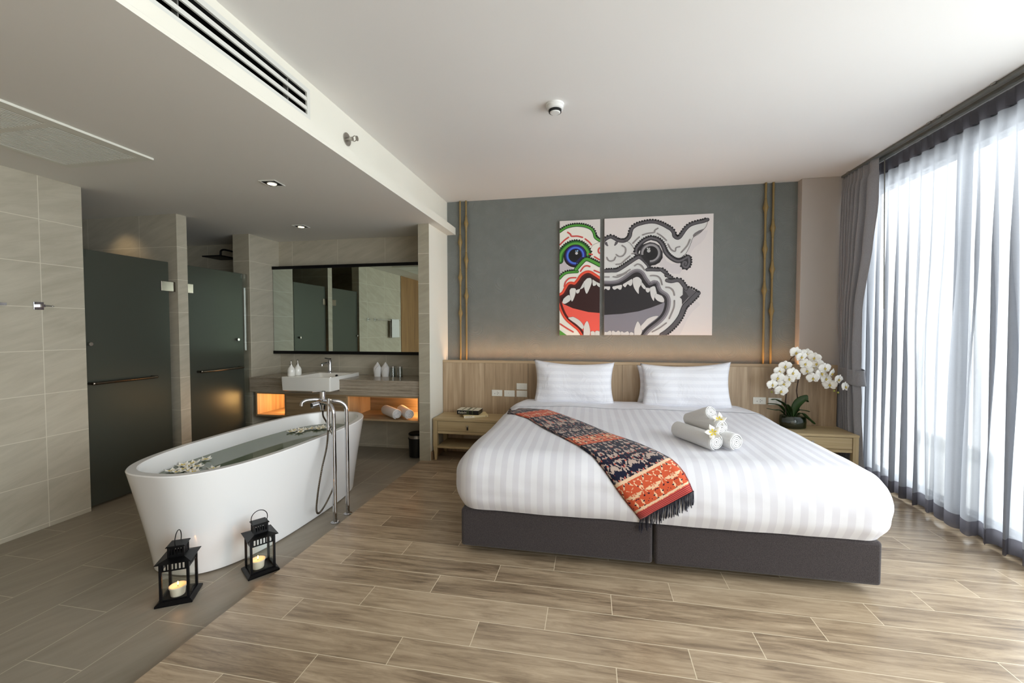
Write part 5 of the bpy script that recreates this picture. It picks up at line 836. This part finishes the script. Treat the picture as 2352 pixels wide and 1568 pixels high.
# runner
if RUN:
    def rpt(i,j): k=(i*RN+j)*3; return Vector(RUN[k:k+3])
    NR=len(RUN)//(3*RN)
    vs=[];fs=[];uv=[]
    for i in range(NR):
        for j in range(RN):
            p=rpt(i,j); hit=BV.find_nearest(p); n=hit[1]; vs.append(hit[0]+n*(0.0065 if j not in (0,RN-1) else 0.0045))
    for i in range(NR-1):
        for j in range(RN-1): fs.append((i*RN+j,(i+1)*RN+j,(i+1)*RN+j+1,i*RN+j+1))
    m,t_,b,P,c=start('ikat_weave',0.85,0.2); b.inputs['Sheen Weight'].default_value=0.1
    un=t_.nodes.new('ShaderNodeUVMap'); un.uv_map='UVMap'; sp_=t_.nodes.new('ShaderNodeSeparateXYZ'); t_.links.new(un.outputs[0],sp_.inputs[0]); U=X(t_,sp_.outputs[0]); V=X(t_,sp_.outputs[1])
    jag=noi(t_,vec(t_,U*60.0,V*8.0,0.0),1.0,2)*0.012; Vj=V+jag-0.006
    mu=(U*3.0).pp(0.5); mv=(V*7.0).pp(0.5)
    n1=noi(t_,vec(t_,mu*5.0,V*34.0+jag*40.0,0.0),1.0,2,0.5,0.5); n2=noi(t_,vec(t_,mu*4.5+4.0,V*30.0+jag*30.0,3.0),1.0,2,0.5,0.7); n3=noi(t_,vec(t_,mu*7.0+9.0,V*44.0,7.0),1.0,1)
    dark=mix(t_,n1.gt(0.52),(24,26,46),(178,158,146)); dark=mix(t_,n3.gt(0.62)*(n1.gt(0.47)),dark,(196,92,74)); dark=mix(t_,n2.gt(0.60),dark,(26,24,40))
    org=mix(t_,n2.gt(0.56),(196,84,52),(224,186,150)); org=mix(t_,n3.gt(0.63),org,(26,24,44)); 
    vb=noi(t_,vec(t_,U*40.0,0.0,0.0),1.0,1)
    def band(a,b2): return (Vj.gt(a))*(Vj.lt(b2))
    isor=band(0.085,0.175)+band(0.425,0.515)+band(0.745,1.1)
    cl=mix(t_,isor.mn(1.0),dark,org)
    edge=band(0.738,0.752)+band(0.930,0.945)
    cl=mix(t_,edge.mn(1.0),cl,(222,190,158))
    st=((V*95.0).fr().gt(0.5)); pink=mix(t_,st,(200,86,74),(128,44,52)); cl=mix(t_,Vj.gt(0.948),cl,pink)
    be=(U.mn(U*-1.0+1.0)).lt(0.02); cl=mix(t_,be*0.6,cl,(24,22,40))
    setc(t_,b,cl); bump(t_,b,noi(t_,vec(t_,U*300.0,V*900.0,0.0),1.0,1),0.3,0.001)
    org_=vs[0]*1.0; mb=MB().add(vs,fs); ro=mb.build('bed_runner',m,org=(0.0,3.2,0.6),smooth=True,solid=0.003)
    tag(ro,'patterned navy and orange ikat runner laid diagonally across the duvet','bed runner')
    ul=ro.data.uv_layers.new(name='UVMap'); 
    import itertools
    # vertex order survives remove_doubles only if no doubles merged: match by nearest index
    from mathutils.kdtree import KDTree
    kd=KDTree(len(vs)); 
    for i,v in enumerate(vs): kd.insert(v,i)
    kd.balance(); og=Vector((0.0,3.2,0.6)); vu={}
    for v in ro.data.vertices: 
        idx=kd.find(v.co+og)[1]; i,j=divmod(idx,RN); vu[v.index]=(j/(RN-1),RV[i])
    for l in ro.data.loops: ul.data[l.index].uv=vu[l.vertex_index]
    fr=MB(); E=[vs[(NR-1)*RN+j] for j in range(RN)]; rnd=random.Random(3)
    nt_=54
    for k in range(nt_):
        s=k/(nt_-1)*(RN-1); j=min(int(s),RN-2); p=E[j].lerp(E[j+1],s-j); Lh=0.078+rnd.uniform(-0.012,0.012); P=[p+Vector((0,-0.002,0.004))]; dx=rnd.uniform(-0.008,0.008)
        for q in (0.35,0.7,1.0):
            z=p.z-Lh*q; xx=p.x+dx*q+rnd.uniform(-0.002,0.002); h=BV.ray_cast(Vector((xx,1.5,z)),Vector((0,1,0))); yy=(h[0].y-0.006) if h[0] is not None and z>0.335 else 2.372
            P.append(Vector((xx,min(yy,p.y+0.02),z)))
        fr.tube(P,0.0021,5)
    fr.build('fringe',mat('navy_thread',(24,24,38),0.8),ro)
# rolled towels and flowers on the bed
g='rolled white towels piled on the bed'
ta=math.atan2(0.163,0.325)
zb=bedz(0.70,2.8)+0.001
def rt_(x,y,z,a,L,lab,pitch=0.0,r=0.053): return rolled('rolled_towel',L,r,(x,y,z),a,lab,g,pitch)
rt_(0.735,2.645,bedz(0.745,2.72),ta,0.36,'rolled white towel at the bottom left of the pile on the bed',0,0.055)
rt_(0.848,2.66,bedz(0.85,2.72),ta,0.34,'rolled white towel at the bottom right of the pile on the bed',0,0.054)
rt_(0.783,2.715,0.748,ta,0.28,'rolled white towel in the middle of the pile, behind the flower',0,0.050)
rt_(0.751,2.78,0.830,ta+0.03,0.22,'rolled white towel on top of the pile on the bed',-0.40,0.047)
putfl(0.712,2.640,0.782,'frangipani blossom resting on the lower left rolled towel','frangipani blossoms on the towel pile',1.05,1.45)
putfl(0.770,2.735,0.842,'frangipani blossom tucked beside the top rolled towel','frangipani blossoms on the towel pile',1.1,1.3)
# =================================================================== nightstands
def nightstand(x0,x1,lab):
    y0,y1,H=4.08,HY-0.002,0.475
    t=thing('nightstand',lab,'nightstand',((x0+x1)/2,4.25,FZ),'pale oak nightstands')
    B(x0,x1,y0-0.004,y1,H-0.022,H).build('top',NSW,t,bev=0.002)
    for x in (x0+0.002,x1-0.047):
        for y in (y0,y1-0.042):
            MB().add([(x+0.012,y+0.010,FZ),(x+0.033,y+0.010,FZ),(x+0.033,y+0.034,FZ),(x+0.012,y+0.034,FZ),(x,y,0.19),(x+0.045,y,0.19),(x+0.045,y+0.04,0.19),(x,y+0.04,0.19),(x,y,H-0.0225),(x+0.045,y,H-0.0225),(x+0.045,y+0.04,H-0.0225),(x,y+0.04,H-0.0225)],[(3,2,1,0),(0,1,5,4),(1,2,6,5),(2,3,7,6),(3,0,4,7),(4,5,9,8),(5,6,10,9),(6,7,11,10),(7,4,8,11),(8,9,10,11)]).build('leg',NSV,t,bev=0.0015)
    B(x0+0.048,x1-0.048,y0+0.006,y0+0.026,0.318,0.345).build('front_rail',NSW,t,bev=0.001)
    d=B(x0+0.050,x1-0.050,y0+0.003,y0+0.022,0.348,0.449).build('drawer',NSW,t,bev=0.002)
    xc=(x0+x1)/2
    hb=MB().box(xc-0.009,xc+0.009,y0-0.008,y0+0.003,0.398,0.412).build('handle_clasp',STEEL,d,bev=0.001)
    MB().box(xc-0.0075,xc+0.0075,y0-0.005,y0-0.001,0.366,0.399).build('pull_strap',LEATHER,d,bev=0.001)
    for (xa,xb) in ((x0+0.012,x0+0.026),(x1-0.026,x1-0.012)): B(xa,xb,y0+0.041,y1-0.043,0.320,0.449).build('side_panel',NSW,t)
    B(x0+0.045,x1-0.045,y1-0.025,y1-0.010,0.32,0.449).build('back_panel',NSW,t)
    B(x0+0.046,x1-0.046,y0+0.004,y1-0.006,0.168,0.190).build('shelf',NSW,t,bev=0.001)
    return t
nightstand(-1.604,-0.862,'pale oak nightstand with open shelf, under the books')
nightstand(1.555,2.278,'pale oak nightstand with open shelf, under the orchid')
# books
COVW=mat('book_cover_cream',(222,216,198),0.5); CREAM=mat('book_page_cream',(232,212,160),0.6); GRNB=mat('cover_stripe_green',(70,80,48),0.5)
def text(body,size,loc,rot,m,parent,name='lettering'):
    cu=bpy.data.curves.new(name,'FONT'); cu.body=body; cu.size=size; cu.extrude=0.0003; o=bpy.data.objects.new('tmp_text',cu); col.objects.link(o)
    dg=bpy.context.evaluated_depsgraph_get(); me=bpy.data.meshes.new_from_object(o.evaluated_get(dg)); bpy.data.objects.remove(o)
    q=bpy.data.objects.new(name,me); me.materials.clear(); me.materials.append(m); col.objects.link(q); q.parent=parent; q.location=loc; q.rotation_euler=rot; return q
t=thing('book','cream book with a paper band, lying under the black-spined book','book',(0,0,0))
t.location=(0,0,0)
B(-0.125,0.125,-0.090,0.090,0,0.024).build('cover',CREAM,t,bev=0.001)
B(-0.123,0.1252,-0.0902,0.088,0.003,0.021).build('pages',mat('paper_edge',(228,214,176),0.7),t)
B(-0.128,-0.02,-0.0915,-0.0904,0.001,0.023).build('paper_band',mat('paper_white',(238,232,214),0.6),t)
text('kaigan',0.012,(-0.118,-0.0918,0.008),(PI/2,0,0),mat('brown_ink',(120,96,80),0.6),t) if False else None
f=MB()
for k in range(9): f.box(-0.115+k*0.008,-0.111+k*0.008,-0.0920,-0.0914,0.009,0.014+0.002*(k%3))
f.build('small_print',mat('brown_ink',(120,96,80),0.6),t)
B(0.098,0.106,-0.0912,-0.0901,0.009,0.015).build('spine_mark',DARK,t)
t.location=(-1.205,4.265,0.4755); t.rotation_euler=(0,0,0.42)
t=thing('book','thick black-spined book with cream cover lying on the cream book','book',(0,0,0))
B(-0.118,0.118,-0.075,0.075,0.0002,0.044).build('spine_block',BLKP,t,bev=0.001)
B(-0.119,0.119,-0.0745,0.076,0.0442,0.0475).build('front_cover',COVW,t)
for x in (-0.060,-0.006,0.008,0.052): B(x-0.0055,x+0.0055,-0.0748,0.0762,0.0476,0.0479).build('green_stripe',GRNB,t); 
for x in (-0.060,-0.006,0.008,0.052): B(x-0.004,x+0.004,-0.0756,-0.0751,0.004,0.042).build('spine_stripe',GRNB,t)
text('Katachi',0.030,(-0.103,-0.0758,0.012),(PI/2,0,0),COVW,t,'title')
t.location=(-1.265,4.275,0.5005); t.rotation_euler=(0,0,-0.02)
# =================================================================== orchid
t=thing('potted_orchid','white moth orchid in a smoked glass bowl on the nightstand','orchid',(1.845,4.30,0.4755))
pc=(1.850,4.300,0.4758)
MB().lathe(pc,[(0.0,0.0),(0.102,0.0),(0.110,0.008),(0.113,0.06),(0.108,0.112),(0.105,0.112),(0.109,0.06),(0.106,0.012),(0.0,0.010)],48,sy=0.68).build('glass_bowl',POTG,t,smooth=True)
MB().lathe((pc[0],pc[1],pc[2]+0.0105),[(0.0,0.0),(0.085,0.0),(0.095,0.04),(0.098,0.085),(0.07,0.098),(0.0,0.104)],36,sy=0.66).build('bark_soil',SOIL,t,smooth=True)
def S3(L,y0=4.25,amp=0.0): return [(x,y0+amp*math.sin(i*1.3),z) for i,(x,z) in enumerate(L)]
st1=[(1.777,0.60),(1.776,0.712),(1.784,0.825),(1.796,0.933),(1.792,1.03),(1.799,1.078),(1.817,1.122),(1.86,1.154)]
st2=[(1.869,0.60),(1.875,0.747),(1.866,0.827),(1.874,0.908),(1.885,0.978),(1.91,1.043),(1.953,1.081),(2.01,1.065),(2.068,1.019),(2.13,0.962),(2.178,0.899),(2.216,0.879)]
P=smooth_path(S3(st1,4.27,0.004),5); MB().tube(P,[0.0058-0.003*i/len(P)+(0.0012 if i%5==0 else 0) for i in range(len(P))],8).build('stem',STEM,t,smooth=True)
P=smooth_path(S3(st2,4.27,0.004),5); MB().tube(P,[0.0058-0.0038*i/len(P)+(0.0012 if i%5==0 else 0) for i in range(len(P))],8).build('stem',STEM,t,smooth=True)
for L in ([(1.794,0.933),(1.761,1.0),(1.722,1.018),(1.69,0.98)],[(1.774,0.809),(1.749,0.846),(1.7,0.866),(1.651,0.83)],[(1.86,0.90),(1.835,0.915),(1.80,0.93)]):
    MB().tube(smooth_path(S3(L,4.27),5),0.0022,6).build('side_stem',STEM,t,smooth=True)
LV=[([(1.84,0.575),(1.848,0.66),(1.873,0.722),(1.915,0.762),(1.942,0.768)],0.036,-0.05),([(1.82,0.575),(1.767,0.69),(1.717,0.726),(1.673,0.744),(1.630,0.742)],0.026,-0.06),([(1.81,0.575),(1.747,0.667),(1.693,0.693),(1.615,0.699)],0.026,-0.02),([(1.80,0.58),(1.743,0.632),(1.689,0.633),(1.632,0.644)],0.022,0.04),([(1.84,0.58),(1.874,0.645),(1.913,0.653),(1.963,0.642)],0.020,-0.04),([(1.85,0.58),(1.904,0.622),(1.952,0.580),(1.998,0.532)],0.026,-0.06),([(1.83,0.575),(1.805,0.66),(1.777,0.70)],0.024,-0.05),([(1.85,0.58),(1.902,0.712),(1.948,0.746),(1.975,0.718)],0.026,0.03)]
for (L,wd,dy) in LV:
    n=len(L); Q=smooth_path([(x,4.275+dy*(i/(n-1)),z) for i,(x,z) in enumerate(L)],6); f=MB(); m_=len(Q)
    def lf(u,v,Q=Q,m_=m_,wd=wd,dy=dy):
        i=min(int(v*(m_-1)),m_-2); fr_=v*(m_-1)-i; p=Q[i].lerp(Q[i+1],fr_); d=(Q[i+1]-Q[i]).normalized(); s=Vector((0.15,-1,0.35)).cross(d).normalized() if wd>0.03 else Vector((0.3,-1,0.1)).normalized(); s=(s-d*s.dot(d)).normalized(); nn=d.cross(s)
        ww=wd*(0.35+0.65*math.sin(min(1,v*1.15+0.12)*PI*0.80))*(1 if v<0.93 else max(0.25,(1-v)/0.07)**0.5); a=(u-0.5)*2; return p+s*a*ww+nn*(-0.35*ww*(1-abs(a)))*(-1)
    f.grid(lf,7,22); f.build('leaf',LEAF,t,smooth=True,solid=0.0018)
def blossom(sz):
    f=MB()
    def pet(a,ln,wd,cup,z0):
        def fn(u,v):
            s=(u-0.5)*2; w_=wd*(math.sin(min(1,v*0.93+0.07)*PI)**0.55); r=0.004+ln*v; x=s*w_; yy=-(cup*v*v)*0.5+0.25*wd*s*s*v-z0
            return Vector((r*math.sin(a)+x*math.cos(a),yy,r*math.cos(a)-x*math.sin(a)))
        f.grid(fn,7,8)
    pet(0,0.043,0.017,0.006,-0.002); pet(2.35,0.042,0.016,0.006,-0.002); pet(-2.35,0.042,0.016,0.006,-0.002); pet(1.35,0.046,0.030,0.004,0.001); pet(-1.35,0.046,0.030,0.004,0.001)
    p=f.build('blossom',PETAL,smooth=True,solid=0.0009)
    l=MB().lathe((0,-0.006,-0.008),[(0.0,0.012),(0.0045,0.009),(0.006,0.002),(0.004,-0.006),(0.0,-0.010)],10).tube([(0,-0.007,-0.006),(0.008,-0.012,-0.001)],0.0028,6).tube([(0,-0.007,-0.006),(-0.008,-0.012,-0.001)],0.0028,6).tube([(0,-0.008,-0.012),(0,-0.014,-0.019)],[0.003,0.001],6).build('lip',LIPY,p,auto=0.9)
    return p
BL=[(1.741,1.056),(1.698,1.007),(1.795,0.998),(1.669,0.952),(1.767,0.943),(1.631,0.886),(1.734,0.894),(1.706,0.829),(1.82,0.967),(1.826,1.18),(1.86,1.145),(1.913,1.170),(1.966,1.137),(1.9,1.08),(2.0,1.081),(1.925,1.016),(1.982,1.044),(2.035,0.997),(1.962,0.953),(2.051,1.045),(2.118,0.998),(2.088,0.945),(2.17,0.946),(2.122,0.892),(2.216,0.884)]
b0=blossom(1); rnd=random.Random(11)
for i,(x,z) in enumerate(BL):
    if i==0: o=b0
    else:
        o=b0.copy(); col.objects.link(o); q=b0.children[0].copy(); col.objects.link(q); q.parent=o
    o.parent=t; y=4.225+rnd.uniform(-0.045,0.02); o.location=Vector((x,y,z))-ORG[t.name]
    ang=0.0; sc=rnd.uniform(1.05,1.22); 
    if i in (20,22,24): ang=0.8; sc=0.95
    o.rotation_euler=(rnd.uniform(-0.15,0.35),rnd.uniform(-0.3,0.3),rnd.uniform(-0.5,0.3)+ang); o.scale=(sc,sc,sc)
for (x,z) in [(1.649,0.81),(2.163,0.835),(2.194,0.82)]:
    MB().lathe((x,4.25,z-0.010),[(0.0,0),(0.008,0.005),(0.009,0.011),(0.005,0.018),(0.0,0.021)],12,sy=0.9).build('bud',BUDM,t,smooth=True)
# =================================================================== curtains
TRK=thing('curtain_track','twin grey ceiling curtain track above the window','curtain track',(2.37,1.2,CZ))
B(2.315,2.352,YF+0.05,4.513,CZ-0.020,CZ-0.0005).build('rail',RAIL,TRK,bev=0.002)
B(2.385,2.422,YF+0.05,4.513,CZ-0.020,CZ-0.0005).build('rail',RAIL,TRK,bev=0.002)
for y in (4.40,3.46,3.37,2.98,2.2): B(2.306,2.330,y-0.016,y+0.016,CZ-0.010,CZ-0.0004).build('mounting_clip',STEEL,TRK,bev=0.001)
# sheer voile
PT=0.1185; Y0=2.79; Y1=4.50
def sx_(y,z):
    k=(y-3.938)/PT; h=(CZ-0.03-z)/(CZ-0.08)
    A=0.010+0.040*min(1,h*3.0)**0.8
    ph=2*PI*k+0.9*noise.noise(Vector((y*2.0,z*0.35,1)))*min(1,h*2)*2.2
    s=math.cos(ph); s=math.copysign(abs(s)**0.65,s)
    pin=0.0
    return 2.412+A*0.95*s*(0.75+0.7*noise.noise(Vector((y*3,0,5))))+0.012*noise.noise(Vector((y*1.2,z*0.8,9)))*min(1,h*2)
def sy_(y,z):
    k=(y-3.938)/PT; h=(CZ-0.03-z)/(CZ-0.08); return y+0.040*min(1,h*1.6)*math.sin(2*PI*k+1.1+1.6*noise.noise(Vector((y*2.5,z*0.3,2))))
t=thing('sheer_curtain','pleated translucent grey-white sheer curtain across the balcony window','curtain',(2.405,3.5,0.05))
n_=int((Y1-Y0)/PT*26)
MB().grid(lambda u,v:Vector((sx_(Y0+u*(Y1-Y0),2.70-v*(2.70-0.165)),sy_(Y0+u*(Y1-Y0),2.70-v*(2.70-0.165)),2.70-v*(2.70-0.165))),n_,44).build('voile',SHEER,t,smooth=True)
MB().grid(lambda u,v:Vector((sx_(Y0+u*(Y1-Y0),0.165-v*0.095),sy_(Y0+u*(Y1-Y0),0.165-v*0.095),0.165-v*0.095)),n_,5).build('hem',SHEERH,t,smooth=True)
def head(u,v):
    y=Y0+u*(Y1-Y0); z=2.800-v*0.10; k=((y-3.938)/PT)%1.0; d=min(k,1-k); p=max(0,1-d/0.16)
    return Vector((2.405-0.028*p**1.2*(1 if v<0.999 else 1)+(sx_(y,2.70)-2.405)*v*(1-p)*0.9,y,z-0.018*p*(1-v)))
MB().grid(head,n_,6).build('pleated_heading',SHEERH,t,smooth=True)
# tied-back linen drape
t=thing('linen_drape','heavy grey linen drape gathered and tied back by the pier','curtain',(2.34,4.3,FZ))
import bisect
YLO=[(0.05,4.045),(0.35,4.085),(0.75,4.125),(0.98,4.155),(1.15,4.150),(1.5,4.145),(2.1,4.045),(2.5,4.0),(2.815,3.985)]
YHI=[(0.05,4.49),(0.75,4.485),(0.98,4.430),(1.15,4.47),(1.6,4.495),(2.815,4.50)]
def itp(T,z):
    for (a,b),(c,d) in zip(T[:-1],T[1:]):
        if z<=c: s=(z-a)/(c-a); s=s*s*(3-2*s); return b+(d-b)*s
    return T[-1][1]
def dr(u,v):
    z=2.80-v*(2.80-0.055); lo,hi=itp(YLO,z),itp(YHI,z); w_=(hi-lo)/0.515
    uu=1-(1-u)**1.7; fold=math.sin(uu*PI*2*8.0+0.6*noise.noise(Vector((u*3,z,0)))); fold=math.copysign(abs(fold)**0.8,fold)
    tight=math.exp(-((z-1.0)/0.16)**2); A=0.022+0.014*(1-w_)-0.014*tight+0.010*min(1,v*3)
    big=0.035*math.sin(u*PI)*(0.4+tight*0.9)
    y=hi-(hi-lo)*u; 
    if z>2.70: A*=0.45
    return Vector((2.318-big*0.7+A*(0.6+0.7*u)*fold+0.012*noise.noise(Vector((u*5,z*1.5,3))),y,z))
MB().grid(dr,230,90).build('linen_panel',DRAPE,t,smooth=True,solid=0.002)
def tb(u,v):
    a=2*PI*u; z=0.905+v*0.135; fl=1+0.14*(1-v)**1.5; cy=4.300; 
    return Vector((2.325+0.062*fl*math.cos(a),cy+0.150*fl*math.sin(a),z+0.012*math.sin(a)))
MB().grid(tb,48,8,True).build('tie_back',DRAPE,t,smooth=True,solid=0.003)
MB().tube([(2.352,3.975,2.79),(2.36,3.965,2.0),(2.365,3.960,1.56)],0.004,8).build('draw_wand',RAIL,t,auto=0.8)
for y in (4.30,4.20,4.10): MB().tube([(2.318,y,2.80),(2.316,y,2.70)],0.010,8).build('pinch_pleat',DRAPE,t,auto=0.8)
# lift seat of hidden work data
for o in list(bpy.data.objects):
    if o.name.startswith('tmp_'): bpy.data.objects.remove(o)
